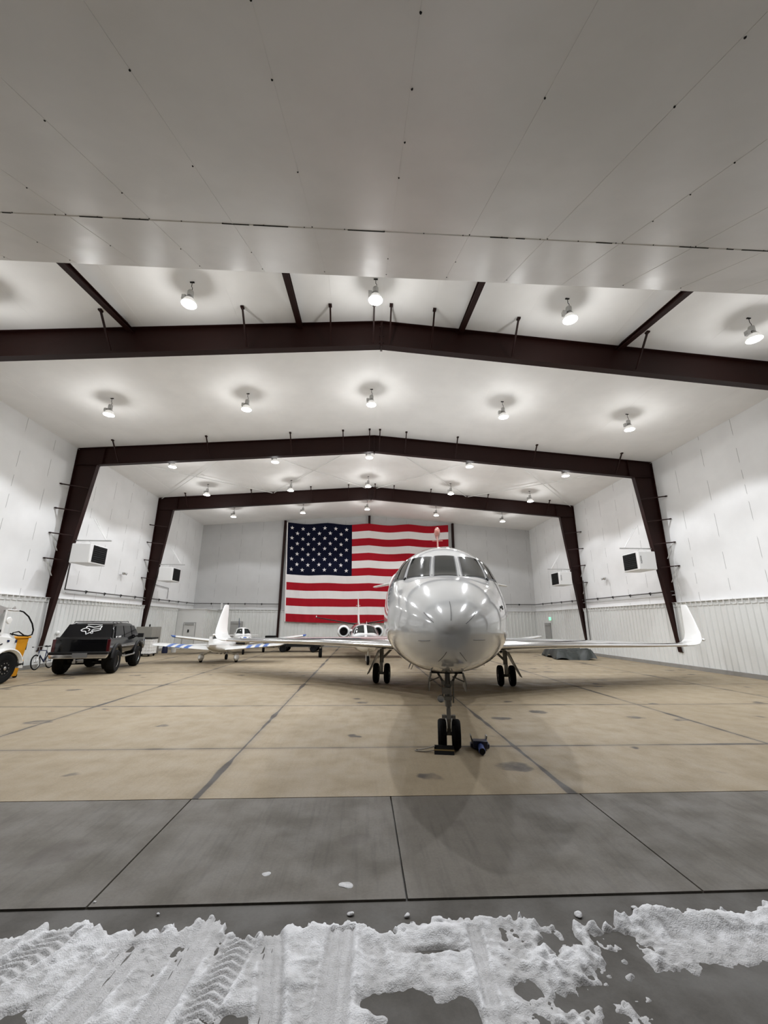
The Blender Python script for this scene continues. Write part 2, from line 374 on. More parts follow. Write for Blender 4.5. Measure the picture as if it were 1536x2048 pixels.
for i, (x, y, r, lab) in enumerate([(-.085, 3.62, .035, 'single round snow lump on the bare pavement strip near the middle joint'), (1.17, 3.585, .045, 'flat snow lump on the bare pavement by the gap in the snow edge'),
        (-.55, 4.0, .085, 'thin melting snow patch on the grey apron right of the boot prints'), (-1.23, 4.17, .06, 'small snow crumb on the grey apron, farthest from the snow edge'), (1.62, 3.63, .04, 'snow lump at the edge of the right snow pile'),
        (-.5, 3.66, .04, 'ragged snow lump at the snow edge left of the middle joint'), (-2.44, 3.86, .022, 'little snow crumb on the apron joint at the left'), (-1.9, 3.72, .02, 'pea of snow on the dark strip before the left tracks')]):
    r *= .6; o = lump(r, .12 if y > 3.9 else .45, i).build('snow_lump', 'snow'); o.location = (x, y, (-.005 if y < 3.79 else 0)+(.0 if y > 3.9 else .14*r*.5)); o.rotation_euler = (0, 0, i*1.3); tag(o, lab, 'snow lump', 'loose snow lumps')

# ------------------------------------------------------------------ shell
WT = 3.09                                                             # wainscot height
def wallbox(name, c, d, m): b = MB(); b.box(c, d); return struct(b.build(name, m, smooth=False))
wl = wallbox('wall_left', (-HW_-.1, (YF+YB)/2, HE/2), (.2, YB-YF+.6, HE+.02), 'liner')
wr = wallbox('wall_right', (HW_+.1, (YF+YB)/2, HE/2), (.2, YB-YF+.6, HE+.02), 'liner')
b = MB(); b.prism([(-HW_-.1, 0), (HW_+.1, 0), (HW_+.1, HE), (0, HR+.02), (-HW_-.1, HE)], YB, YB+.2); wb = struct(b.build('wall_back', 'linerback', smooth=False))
b = MB()
b.prism([(-HW_-.2, 0), (-13.2, 0), (-13.2, 7.8), (13.2, 7.8), (13.2, 0), (HW_+.2, 0), (HW_+.2, HE), (0, HR+.05), (-HW_-.2, HE)], YF-.02, YF-.22)
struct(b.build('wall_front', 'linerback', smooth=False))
b = MB()
for sg in (-1, 1):
    b.add([(0, YF-.2, HR), (sg*(HW_+.2), YF-.2, zc(HW_+.2)), (sg*(HW_+.2), YB+.2, zc(HW_+.2)), (0, YB+.2, HR),
           (0, YF-.2, HR+.2), (sg*(HW_+.2), YF-.2, zc(HW_+.2)+.2), (sg*(HW_+.2), YB+.2, zc(HW_+.2)+.2), (0, YB+.2, HR+.2)],
          [(0, 1, 2, 3), (4, 5, 6, 7), (0, 1, 5, 4), (1, 2, 6, 5), (2, 3, 7, 6), (3, 0, 4, 7)])
ce = struct(b.build('ceiling', 'ceil', smooth=False))
# seams of the roof insulation facing
b = MB()
for sg in (-1, 1):
    for x in np.arange(1.6, 15, 3.04):
        x = float(x)
        b.bar((sg*x, YF, zc(x)-.002), (sg*x, YB, zc(x)-.001), .015, .004)
b.build('seam', 'ceil', ce, smooth=False)
# ribbed wainscot with a ledge flashing on top
def ribs(L, per=.305, h=.038):
    pr = []; t = 0
    while t < L: pr += [(t, 0), (t+per-.10, 0), (t+per-.075, h), (t+per-.035, h), (t+per-.01, 0)]; t += per
    return [p for p in pr if p[0] <= L]+[(L, 0)]
def wainscot(name, par, P0, along, inward, L, z0=.16):
    P0, A, I = Vector(P0), Vector(along), Vector(inward); pr = ribs(L); vs = []
    for t, h in pr: q = P0+A*t+I*(h); vs += [q+Vector((0, 0, z0)), q+Vector((0, 0, WT))]
    b = MB(); b.add(vs, [(2*i, 2*i+1, 2*i+3, 2*i+2) for i in range(len(pr)-1)])
    b.build('wainscot', 'wainscot', par, smooth=False)
    b = MB(); q = P0+A*(L/2); d = Vector((abs(A.x)*L+abs(I.x)*.22, abs(A.y)*L+abs(I.y)*.22, .022)); b.box(q-I*.03+Vector((0, 0, WT+.01)), d)
    d2 = Vector((abs(A.x)*L+abs(I.x)*.02, abs(A.y)*L+abs(I.y)*.02, .018)); b.box(q+I*.024+Vector((0, 0, WT-.18)), d2)
    for k in range(int(L/.305)+1): b.box(P0+A*min(L, k*.305+.25)+I*.045+Vector((0, 0, WT-.09)), (.03+abs(I.x)*.05, .03+abs(I.y)*.05, .19))
    b.build('ledge_flashing', 'flash', par, smooth=False)
wainscot('wainscot', wl, (-15.15, YF, 0), (0, 1, 0), (1, 0, 0), YB-YF)
wainscot('wainscot', wr, (15.15, YF, 0), (0, 1, 0), (-1, 0, 0), YB-YF)
wainscot('wainscot', wb, (-15.15, YB-.1, 0), (1, 0, 0), (0, -1, 0), 30.3)
for nm, c, d in (('baseboard_left', (-15.13, (YF+YB)/2, .085), (.16, YB-YF, .17)), ('baseboard_right', (15.13, (YF+YB)/2, .085), (.16, YB-YF, .17)), ('baseboard_back', (0, YB-.08, .085), (30.1, .16, .17))):
    wallbox(nm, c, d, 'curb')

# ------------------------------------------------------------------ open hydraulic door overhead
TD = .518
def dz(y): return 7.8-TD*(YF-y)
b = MB(); y0, y1 = -2.0, YF-.0
b.add([(-13.1, y1, dz(y1)), (13.1, y1, dz(y1)), (13.1, y0, dz(y0)), (-13.1, y0, dz(y0)), (-13.1, y1-.12, dz(y1)+.34), (13.1, y1-.12, dz(y1)+.34), (13.1, y0-.12, dz(y0)+.3), (-13.1, y0-.12, dz(y0)+.3)],
      [(0, 1, 2, 3), (4, 5, 6, 7), (0, 1, 5, 4), (1, 2, 6, 5), (2, 3, 7, 6), (3, 0, 4, 7)])
dr = struct(b.build('door_1', 'doorliner', smooth=False))
b = MB()
for k in range(-12, 13):
    x = -.16+1.03*k
    b.bar((x, -1.9, dz(-1.9)-.001), (x, YF-.02, dz(YF-.02)-.001), .012, .005)
b.bar((-13, 4.21, dz(4.21)-.002), (13, 4.21, dz(4.21)-.002), .015, .006)
b.build('seam', 'doorliner', dr, smooth=False)
b = MB(); rr = random.Random(3)
for k in range(-10, 11):
    for y in (1.1, 1.6, 2.12, 2.65, 3.13, 3.65, 4.18, 5.0, 5.6):
        if rr.random() < .62:
            x = -.16+1.03*k+rr.uniform(-.01, .01); b.lathe([(0, -.008), (.007, -.006), (.009, 0), (0, .001)], (x, y, dz(y)-.004), n=8)
for x in np.arange(-6.5, 6.6, .52): b.lathe([(0, -.008), (.006, -.006), (.008, 0), (0, .001)], (float(x), 4.2, dz(4.2)-.004), n=8)
b.build('screw_head', 'black', dr)
b = MB(); rr = random.Random(5); x = -6.6
while x < 6.6:
    L = rr.uniform(.1, .5)
    if rr.random() < .6: b.bar((x, 4.21, dz(4.21)-.004), (x+L, 4.21, dz(4.21)-.004), .014, .006)
    x += L+rr.uniform(.05, .4)
b.build('seam_gap', 'black', dr, smooth=False)

# ------------------------------------------------------------------ portal frames
def frame(Y, label, cols=True):
    t = thing('steel_frame', label, 'steel frame', (0, Y, 0), 0, 'portal frames')
    t['kind'] = 'structure'
    bot = lambda x: 10.87-.0785*abs(x); fw = .26
    for sg in (-1, 1):
        b = MB(); x1 = 15.22
        b.prism([(0, bot(0)), (sg*14.13, bot(14.13)), (sg*x1, bot(14.13)-.02), (sg*x1, zc(x1)-.01), (0, zc(0)-.01)], -.012, .012)
        b.bar((0, 0, bot(0)+.01), (sg*14.2, 0, bot(14.2)+.01), fw, .02); b.bar((0, 0, zc(0)-.02), (sg*x1, 0, zc(x1)-.02), fw, .02)
        b.box((sg*13.9, -.02, (zc(13.9)+bot(13.9))/2), (.03, .2, zc(13.9)-bot(13.9)-.03))
        b.box((sg*.02, 0, (HR+bot(0))/2-.05), (.03, fw, HR-bot(0)+.02))
        for k in (.15, .4, .75): b.cyl((sg*.03, -.06, bot(0)+k), (sg*.07, -.06, bot(0)+k), .02, n=6)
        b.build('rafter', 'steel', t, angle=25)
        b = MB()
        b.prism([(sg*14.14, 9.78), (sg*15.24, 9.78), (sg*15.24, .74), (sg*15.09, .74)], -.012, .012)
        b.bar((sg*14.14, 0, 9.76), (sg*15.09, 0, .74), fw, .02, up=(1, 0, 0)); b.box((sg*15.16, 0, .75), (.15, fw, .02)); b.bar((sg*15.23, 0, 10.6), (sg*15.23, 0, .35), fw, .02, up=(1, 0, 0))
        b.bar((sg*14.10, 0, 9.76), (sg*15.23, 0, 9.76), fw, .02)
        b.build('column', 'steel', t, angle=25)
    def brace(a, c):
        b = MB(); a, c = Vector(a), Vector(c); b.bar(a, c, .05, .05)
        d = (c-a).normalized(); b.box(c, (.10, .12, .05)); b.build('flange_brace', 'steel', t, smooth=False)
    for x in (.27, 1.65, 4.35, 8.55, 13.1):
        for sg in (-1, 1): brace((sg*x, -.12, bot(x)+.08), (sg*x, -.88, zc(x)-.03))
    for z in (8.5, 7.28, 6.07, 4.87):
        xi = 14.14+(9.78-z)*.1125
        for sg in (-1, 1): brace((sg*(xi+.05), -.1, z), (sg*15.22, -.72, z))
    for z in (6.07, 4.87):
        for sg in (-1, 1):
            b = MB(); b.bar((sg*15.18, -.70, z-.02), (sg*15.2, -.1, z-.75), .03, .03); b.build('knee_rod', 'flash', t, smooth=False)
    return t
frame(11.65, 'nearest brown steel frame, spanning above the row of four large lamps in view')
frame(20.32, 'middle brown steel frame, its left column standing above the bicycle')
frame(28.98, 'farthest brown steel frame, nearest to the flag wall')
for x, lab in ((-8.08, 'leftmost sloping brown strut under the ceiling behind the open door'), (-2.70, 'second sloping brown strut from the left, left of the middle lamp'), (2.66, 'third sloping brown strut from the left, right of the middle lamp'), (8.08, 'rightmost sloping brown strut under the ceiling behind the open door')):
    b = MB(); z1 = zc(x)-.06; a, c = (x, YF, z1-.86), (x, 11.6, z1)
    b.bar(a, c, .03, .20); b.bar((x, YF, z1-.96), (x, 11.6, z1-.10), .17, .02); b.bar((x, YF, z1-.76), (x, 11.6, z1+.0), .17, .02)
    tag(b.build('steel_strut', 'steel', smooth=False), lab, 'strut', 'struts from the door header')
for x, lab in ((-7.78, 'brown steel wall post along the left edge of the flag'), (0.0, 'brown steel wall post behind the middle of the flag'), (7.86, 'brown steel wall post right of the flag')):
    b = MB(); zt = zc(x)-.05; y = YB-.14
    b.box((x, y, zt/2), (.02, .2, zt)); b.box((x, y-.1, zt/2), (.2, .02, zt)); b.box((x, y+.1, zt/2), (.2, .02, zt))
    tag(b.build('steel_post', 'steel', smooth=False), lab, 'wall post', 'posts on the back wall')
# roof cross bracing rods between the middle and far frame
for (xa, xb), lab in ((((-15.0, -7.2)), 'outer left crossed pair of white roof rods'), ((-7.1, -.4), 'inner left crossed pair of white roof rods'), ((.4, 7.1), 'inner right crossed pair of white roof rods'), ((7.2, 15.0), 'outer right crossed pair of white roof rods')):
    t = thing('roof_bracing', lab+' under the ceiling', 'bracing rods', (0, 0, 0), 0, 'roof cross bracing')
    for p, q in ((xa, xb), (xb, xa)):
        b = MB(); b.tube([(p, 20.6, zc(p)-.12), (q, 28.8, zc(q)-.12)], .022, 6); b.build('rod', 'flash', t)

# ------------------------------------------------------------------ high bay lamps
def lamp_proto():
    t = thing('high_bay_lamp', 'x', 'ceiling lamp')
    b = MB(); b.tube([(0, 0, .775), (0, 0, .60), (.03, 0, .56), (.03, 0, .50), (0, 0, .46), (0, 0, .40)], .009, 6); b.box((0, 0, .752), (.12, .04, .03)); b.build('hook', 'black', t)
    b = MB(); b.lathe([(0, .46), (.07, .45), (.085, .42), (.085, .27), (.06, .25), (0, .25)], (0, 0, 0), n=16); b.box((-.16, 0, .22), (.10, .12, .14)); b.bar((-.16, 0, .26), (-.06, 0, .30), .03, .03); b.build('ballast', 'galv', t)
    b = MB(); pr = [(.16, .16), (.205, .09), (.24, .02), (.25, 0), (.243, 0), (.232, .02), (.198, .088), (.153, .155)]
    b.lathe(pr, (0, 0, 0), n=28, closed=True); b.build('reflector', 'bell', t)
    b = MB(); b.lathe([(.05, .25), (.085, .25), (.12, .22), (.165, .158), (.155, .15), (.11, .21), (.08, .235)], (0, 0, 0), n=28, closed=True); b.build('reflector_neck', 'galv', t)
    b = MB(); b.lathe([(0, -.035), (.10, -.030), (.18, -.016), (.24, .004), (.236, .012), (.15, .0), (0, -.01)], (0, 0, 0), n=28); b.build('lens', 'lens', t)
    for ch in t.children:
        if ch.name.split('.')[0] in ('reflector', 'reflector_neck', 'lens'): ch.scale = (.82, .82, 1.0)
    return t
LY = [9.8, 15.68, 21.5, 26.6, 32.45]; LX = [-11.0, -5.48, -.25, 5.46, 11.0]
xw = ['leftmost', 'second from left', 'middle', 'second from right', 'rightmost']
yw = ['row before the nearest brown frame', 'row behind the nearest brown frame', 'row just past the middle frame', 'row before the farthest frame', 'row next to the flag wall']
proto = lamp_proto(); first = True
sp = bpy.data.lights.new('lamp_beam', 'SPOT'); sp.energy = 730; sp.spot_size = R(130); sp.spot_blend = .22; sp.shadow_soft_size = .11; sp.color = (.975, 1, 1.05)

sps = []
for k in (1.50, .95, .85, .72, .5):                                  # the far rows burn dimmer
    q = sp.copy(); q.energy = sp.energy*k; sps.append(q)
pt = bpy.data.lights.new('lamp_spill', 'POINT'); pt.energy = 62; pt.shadow_soft_size = .12; pt.color = (1, 1, 1.0)
for j, y in enumerate(LY):
    for i, x in enumerate(LX):
        o = proto if first else copytree(proto); first = False
        o.location = (x, y, zc(x)-.76); o['label'] = f'lit high bay lamp, {xw[i]} of the {yw[j]}'; o['group'] = 'high bay lamps'
        l = bpy.data.objects.new('lamp_beam', sps[j]); COL.objects.link(l); l.location = (x, y, zc(x)-.76-.22)
        l = bpy.data.objects.new('lamp_spill', pt); COL.objects.link(l); l.location = (x, y, zc(x)-.76-.24)
    
# ------------------------------------------------------------------ unit heaters
def heater(sg, y, lab, flue):
    t = thing('unit_heater', lab, 'heater', (0, y, 0), 0, 'wall mounted heaters')
    x0, x1 = sg*14.28, sg*13.40; cx = (x0+x1)/2
    b = MB(); b.box((cx, 0, 5.16), (abs(x0-x1), 1.35, .92)); b.build('housing', 'heater', t, bev=.03)
    b = MB(); b.box((x1-sg*.005, .06, 5.18), (.02, 1.05, .80)); g = b.build('louvre_panel', 'dark', t, smooth=False)
    for k in range(8): b = MB(); b.box((x1-sg*.018, .06, 4.85+k*.094), (.03, 1.03, .008), Matrix.Rotation(sg*.6, 3, 'Y')); b.build('louvre', 'black', g, smooth=False)
    b = MB(); b.bar((sg*14.75, -.1, 5.86), (sg*12.85, -.1, 5.86), .06, .06); b.bar((sg*14.72, -.1, 5.86), (sg*14.72, .1, 5.86), .1, .1); b.build('support_arm', 'galv', t, smooth=False)
    b = MB(); b.tube([(sg*13.1, -.1, 5.88), (sg*13.9, -.12, 7.0)], .018, 6); b.tube([(sg*13.1, -.1, 5.88), (sg*13.9, .12, 7.0)], .012, 6); b.build('tie_rod', 'heater', t)
    b = MB()
    for q in (-.3, .35): b.tube([(sg*14.1, q, 5.62), (sg*14.1, q, 5.72), (sg*14.0, q*.6, 5.80), (sg*13.9, -.1, 5.83)], .022, 6)
    b.build('hanger', 'heater', t)
    b = MB(); b.tube([(sg*14.40, .2, 5.05), (sg*15.2, .2, 5.05)], .07 if flue else .04, 10); b.build('flue', 'heater' if flue else 'galv', t)
    if flue: b = MB(); b.tube([(sg*14.4, .05, 4.95), (sg*14.9, .05, 4.95), (sg*14.95, .05, 4.9), (sg*14.95, .05, 4.5)], .03, 8); b.build('gas_line', 'pipe', t)
    if sg > 0: lettering('lettering', 'REZNOR', .10, t, (cx-sg*.33, -.681, 5.2), (R(90), R(-90)*1, 0), 'line')
    return t
heater(-1, 20.5, 'white unit heater with wide black louvre left of the hall, above the black SUV', False)
heater(-1, 29.1, 'white unit heater on the far left frame near the small corner room', False)
heater(1, 20.5, 'white unit heater with wide black louvre on the right, nearest the jet winglet', True)
heater(1, 29.1, 'white unit heater with narrow black louvre at the far right frame', True)

# ------------------------------------------------------------------ pipes and small wall fittings
def pipe(pts, r, lab, couple=1.75, mat_='pipe', name='gas_pipe'):
    t = thing(name, lab, 'pipe')
    b = MB(); b.tube(pts, r, 8); b.build('pipe_run', mat_, t)
    for p, q in zip(pts, pts[1:]):
        p, q = Vector(p), Vector(q); L = (q-p).length; n = int(L/couple)
        for k in range(1, n+1):
            c = p+(q-p)*(k/(n+1)); d = (q-p).normalized()
            b = MB(); b.cyl(c-d*.05, c+d*.05, r*1.7, n=8); b.bar(c, c+Vector((0, 0, -.12)), .03, .03); b.build('coupling', 'black', t)
    return t
pipe([(-15.14, 21.2, 4.85), (-15.14, 21.2, 3.56), (-15.14, 37.30, 3.60), (-7.9, 37.30, 3.60)], .033, 'grey gas pipe with couplings along the left wall and behind the small planes')
pipe([(-15.17, 21.35, 3.42), (-15.17, 37.36, 3.45)], .02, 'thin pale pipe running just below the left gas pipe', 50, 'pipewhite')
pipe([(15.14, 20.15, 3.66), (15.14, 37.30, 3.72), (7.9, 37.30, 3.72)], .033, 'grey gas pipe with couplings along the right wall')
pipe([(15.17, 20.15, 3.48), (15.17, 37.36, 3.52)], .02, 'thin pale pipe running just below the right gas pipe', 50, 'pipewhite')
pipe([(15.08, 19.7, 4.85), (15.04, 19.68, 4.2), (15.06, 19.6, 3.6), (15.06, 19.62, 3.16)], .022, 'bent cable hanging beside the right middle column', 50, 'pipewhite', 'cable_drop')
pipe([(15.05, 28.4, 5.0), (15.05, 28.4, 3.6), (15.05, 28.4, .9)], .03, 'vertical conduit behind the far right column', 50, 'pipe', 'conduit')
pipe([(-15.20, 29.6, 4.6), (-15.20, 32.2, 4.5), (-15.20, 32.2, 3.72)], .018, 'thin bent conduit on the left wall by the far heater', 50, 'pipe', 'conduit')
for x, lab in ((-15.16, 'small grey wall fixture on the left wall between the two heaters'), (15.16, 'small grey wall fixture on the right wall between the two heaters')):
    sg = 1 if x < 0 else -1; t = thing('wall_fixture', lab, 'wall fixture', (x, 25.85, 4.88))
    b = MB(); b.box((sg*.06, 0, 0), (.1, .16, .14)); b.build('box', 'galv', t, bev=.01)
    for q in (-.1, .1): b = MB(); b.cyl((sg*.1, q, .02), (sg*.2, q*1.6, -.04), .05, .07); b.build('head', 'galv', t)
t = thing('exit_sign', 'green lit exit sign on the back wall left of the jet winglet', 'exit sign', (-12.2, 37.2, 2.55), 0, 'exit signs')
b = MB(); b.box((0, 0, 0), (.22, .08, .28)); b.build('housing', 'heater', t); b = MB(); b.box((0, -.045, 0), (.18, .012, .24)); b.build('face', 'exit', t); lettering('lettering', 'EXIT', .075, t, (0, -.053, 0), (R(90), 0, 0), 'white')
t = thing('exit_sign', 'green lit exit sign on the right wall above the recessed door', 'exit sign', (14.98, 34.0, 2.45), 0, 'exit signs')
b = MB(); b.box((-.08, 0, 0), (.22, .08, .28)); b.build('housing', 'heater', t); b = MB(); b.box((-.08, -.045, 0), (.18, .012, .24)); b.build('face', 'exit', t); lettering('lettering', 'EXIT', .075, t, (-.08, -.053, 0), (R(90), 0, 0), 'white')

# room in the far left corner, doors
b = MB(); b.box((-14.1, 35.85, 1.5), (2.06, 3.2, 3.0)); wr_ = struct(b.build('wall_room', 'flash', smooth=False))
b = MB()
for y in np.arange(34.4, 37.3, .305): b.box((-13.055, float(y), 1.5), (.03, .045, 3.0))
b.build('ribs', 'wainscot', wr_, smooth=False)
b = MB(); b.box((-14.1, 35.85, 3.03), (2.2, 3.3, .06)); b.build('coping', 'flash', wr_, smooth=False)
def door(nm, c, w, h, axis, m, sg, hood=False):
    t = thing(nm, None, None, c); t['kind'] = 'structure'
    def bx(name, cx, cz, ww, hh, th, off, mm, par=t):
        b = MB(); b.box((off, cx, cz) if axis == 'x' else (cx, off, cz), (th, ww, hh) if axis == 'x' else (ww, th, hh)); return b.build(name, mm, par, smooth=False)
    bx('frame', 0, h/2+.03, w+.12, h+.06, .05, 0, 'doorgrey'); leaf = bx('leaf', 0, h/2, w, h, .05, sg*.015, m)
    bx('handle', w*.38, h*.48, .12, .04, .08, sg*.05, 'galv', leaf)
    if hood: bx('closer', 0, h-.06, w*.8, .16, .08, sg*.05, 'doorgrey')
    return t, leaf, bx
d2, lf, bx = door('door_2', (-11.35, 37.33, 0), .95, 2.05, 'y', 'doorgrey', -1, True)
d3, lf, bx = door('door_3', (15.06, 34.85, 0), .95, 2.05, 'x', 'doorgrey', -1, True)
d4, lf, bx = door('door_4', (-14.1, 34.24, 0), .85, 1.95, 'y', 'doorwhite', -1, True); bx('window', -.05, 1.35, .12, .22, .06, -.03, 'black', lf)
b = MB(); b.box((-12.75, 37.19, 3.35), (.14, .12, .55)); tag(b.build('junction_box', 'heater', bev=.01), 'slim white electrical box on the back wall above the small room', 'electrical box')
b = MB(); b.lathe([(0, 0), (.09, .01), (.10, .05), (.05, .1), (0, .11)], (0, 0, 0), 'x', 16); o = b.build('wall_lamp', 'plastic'); o.location = (-15.11, 21.25, 1.5); tag(o, 'small round white fitting on the ribbed wall above the bicycle', 'wall fitting')

# ------------------------------------------------------------------ flag
def flag():
    t = thing('flag', 'huge red white and blue striped flag with stars hung on the back wall', 'flag', (0, 37.14, 0))
    xl, xr, zt, zb = -7.62, 7.42, 10.93, 2.12; nx, nz = 150, 104; H = zt-zb
    def P(u, v, off=0.0):                                            # u left..right, v top..bottom
        x = xl+(xr-xl)*u+.36*v*(1-u)-.12*v*u
        sag = -.05*abs(math.sin(u*PI*4))*(1-v)-.10*(math.sin(u*PI*1)*v)-.03*math.sin(u*9)*v
        z = zt-H*v+sag+.05*math.cos(u*PI*8)*(1-v)
        y = .02+.030*math.sin(u*60+v*9+2*math.sin(v*5))*(.15+v)+.018*math.sin(u*113-v*16)*v-.03*math.cos((u-.5)*3)-.05*math.exp(-((u-.507)/.012)**2)
        return (x, y-off, z)
    b = MB(); vs = [P(i/nx, j/nz) for j in range(nz+1) for i in range(nx+1)]
    fs = {0: [], 1: [], 2: []}
    for j in range(nz):
        for i in range(nx):
            u = (i+.5)/nx; v = (j+.5)/nz; st = int(v*13)
            k = 1 if i == 0 else (2 if (u < .4 and st < 7) else (0 if st % 2 == 0 else 1))
            a = j*(nx+1)+i; fs[k].append((a, a+1, a+nx+2, a+nx+1))
    b.v = vs
    for k in fs: b.f += fs[k]; b.mi += [k]*len(fs[k])
    for r_ in range(9):
        n = 6 if r_ % 2 == 0 else 5
        for c in range(n):
            u0 = .4*((c*2+(1 if n == 6 else 2))/12); v0 = 7/13*((r_+1)/10); vs = []
            for k in range(10):
                rad = (.196 if k % 2 == 0 else .078)*1.0; a = PI/2+k*PI/5
                vs.append(P(u0+rad*math.cos(a)/15.04, v0-rad*math.sin(a)/H, .012))
            b.add(vs+[P(u0, v0, .012)], [(k, (k+1) % 10, 10) for k in range(10)], 1)
    b.build('cloth', ['fred', 'fwhite', 'fblue'], t, angle=80)
    b = MB()
    for u in (0, .25, .5, .75, 1): p = P(u, 0); b.bar(p, (p[0], p[1]+.1, p[2]+.12), .02, .02)
    b.build('hanging_cord', 'rope', t, smooth=False)
flag()
# ------------------------------------------------------------------ aircraft helpers
def hermite(tab):
    xs = [t[0] for t in tab]; ys = [t[1] for t in tab]; n = len(xs)
    d = [(ys[i+1]-ys[i])/(xs[i+1]-xs[i]) for i in range(n-1)]
    m = [d[0]]+[0 if d[i-1]*d[i] <= 0 else 2*d[i-1]*d[i]/(d[i-1]+d[i]) for i in range(1, n-1)]+[d[-1]]
    def f(x):
        if x <= xs[0]: return ys[0]
        if x >= xs[-1]: return ys[-1]
        i = 0
        while x > xs[i+1]: i += 1
        h = xs[i+1]-xs[i]; t = (x-xs[i])/h
        return ys[i]*(1+2*t)*(1-t)**2+m[i]*h*t*(1-t)**2+ys[i+1]*t*t*(3-2*t)+m[i+1]*h*t*t*(t-1)
    return f
def rt(tab): g = hermite([(math.sqrt(s), v) for s, v in tab]); return lambda s: g(math.sqrt(max(s, 0)))
class Hull:
    """fuselage surface as a function of station and angle"""
    def __init__(s, top, bot, hw, zc_, e=2.15): s.T, s.B, s.W, s.Z, s.e = rt(top), rt(bot), rt(hw), rt(zc_), 2/e; s.L = top[-1][0]
    def p(s, st, phi, off=0.0):
        c, sn = math.cos(phi), math.sin(phi); z0 = s.Z(st); h = (s.T(st)-z0) if sn >= 0 else (z0-s.B(st))
        q = Vector((s.W(st)*math.copysign(abs(c)**s.e, c), st, z0+h*math.copysign(abs(sn)**s.e, sn)))
        if off: q += s.n(st, phi)*off
        return q
    def n(s, st, phi):
        d = 1e-3; a = s.p(max(st, .003)+d, phi)-s.p(max(st, .003), phi); b = s.p(st, phi+d)-s.p(st, phi-d)
        n = b.cross(a)
        if n.length < 1e-12: return Vector((0, -1, 0))
        n.normalize()
        if n.dot(s.p(st, phi)-Vector((0, st+.6, s.Z(st)))) < 0: n = -n
        return n
    def mesh(s, mb, stations, n=64):
        tip = s.p(0, 0); secs = [[s.p(st, 2*PI*k/n) for k in range(n)] for st in stations]
        mb.loft(secs, caps=False); b = len(mb.v); m = b-len(secs)*n
        mb.v.append(tuple(tip)); mb.f += [(m+k, m+(k+1) % n, b) for k in range(n)]; mb.mi += [0]*n
        mb.f.append(tuple(m+(len(secs)-1)*n+k for k in range(n))); mb.mi.append(0); return mb
    def patch(s, mb, c, off, nu=12, nv=10, rim=.02):
        """closed shallow pane whose four corners are given as (station, angle in degrees): TL, TR, BR, BL"""
        vs = []
        for o in (off, -.03):
            for j in range(nv+1):
                for i in range(nu+1):
                    u, v = i/nu, j/nv; w = ((1-u)*(1-v), u*(1-v), u*v, (1-u)*v)
                    vs.append(s.p(sum(a*q[0] for a, q in zip(w, c)), R(sum(a*q[1] for a, q in zip(w, c))), o))
        K = (nu+1)*(nv+1); id_ = lambda i, j, k: k*K+j*(nu+1)+i
        fs = [(id_(i, j, 0), id_(i+1, j, 0), id_(i+1, j+1, 0), id_(i, j+1, 0)) for j in range(nv) for i in range(nu)]
        ring = [(i, 0) for i in range(nu)]+[(nu, j) for j in range(nv)]+[(i, nv) for i in range(nu, 0, -1)]+[(0, j) for j in range(nv, 0, -1)]
        for (a, b_), (c_, d) in zip(ring, ring[1:]+ring[:1]): fs.append((id_(a, b_, 0), id_(c_, d, 0), id_(c_, d, 1), id_(a, b_, 1)))
        mb.add(vs, fs); return mb
def grow(c, k):
    cs = sum(q[0] for q in c)/4; ca = sum(q[1] for q in c)/4
    out = []
    for s_, a in c:
        ds, da = s_-cs, a-ca; out.append((cs+ds*(1+k[0]/max(.05, abs(ds))), ca+da*(1+k[1]/max(.5, abs(da)))))
    return out
AF = []
for k in range(17): x = (k/16)**1.8; AF.append((x, 5*(.2969*math.sqrt(x)-.126*x-.3516*x*x+.2843*x**3-.1036*x**4)))
def wing(secs, xa=0.0, xb=1.0, off=0.0):
    """secs: (leading edge point, chord, thickness ratio, up vector); chord runs aft along +y. Keeps the part of the section between xa and xb"""
    out = []; pts = [a for a in AF if xa-1e-6 <= a[0] <= xb+1e-6]
    for le, ch, tk, up in secs:
        le, up = Vector(le), Vector(up).normalized(); lo = [le+Vector((0, x*ch, 0))-up*(t*tk*ch*.85+off) for x, t in pts]; hi = [le+Vector((0, x*ch, 0))+up*(t*tk*ch*1.1+off) for x, t in pts]
        if xa == 0:
            ring = [p-Vector((0, off, 0)) for p in hi[::-1]]+[p-Vector((0, off, 0)) for p in lo[1:]]
        else: ring = hi[::-1]+lo
        out.append(ring)
    return MB().loft(out)
def wheel(par, c, r, w, name='wheel', hub='tan', axis='x', rim=.5):
    b = MB(); h = w/2
    pr = [(r*rim, -h*.75), (r*.72, -h), (r*.88, -h*.95), (r*.97, -h*.65), (r, -h*.25), (r*.985, -h*.2), (r, -h*.12), (r, h*.12), (r*.985, h*.2), (r, h*.25), (r*.97, h*.65), (r*.88, h*.95), (r*.72, h), (r*rim, h*.75)]
    b.lathe(pr, c, axis, 28); o = b.build(name, 'rubber', par)
    b = MB(); b.lathe([(0, -h*.55), (r*.18, -h*.6), (r*.2, -h*.35), (r*(rim-.08), -h*.4), (r*rim, -h*.8), (r*rim, h*.8), (r*(rim-.08), h*.4), (r*.2, h*.35), (r*.18, h*.6), (0, h*.55)], c, axis, 20); b.build('hub', hub, o)
    return o

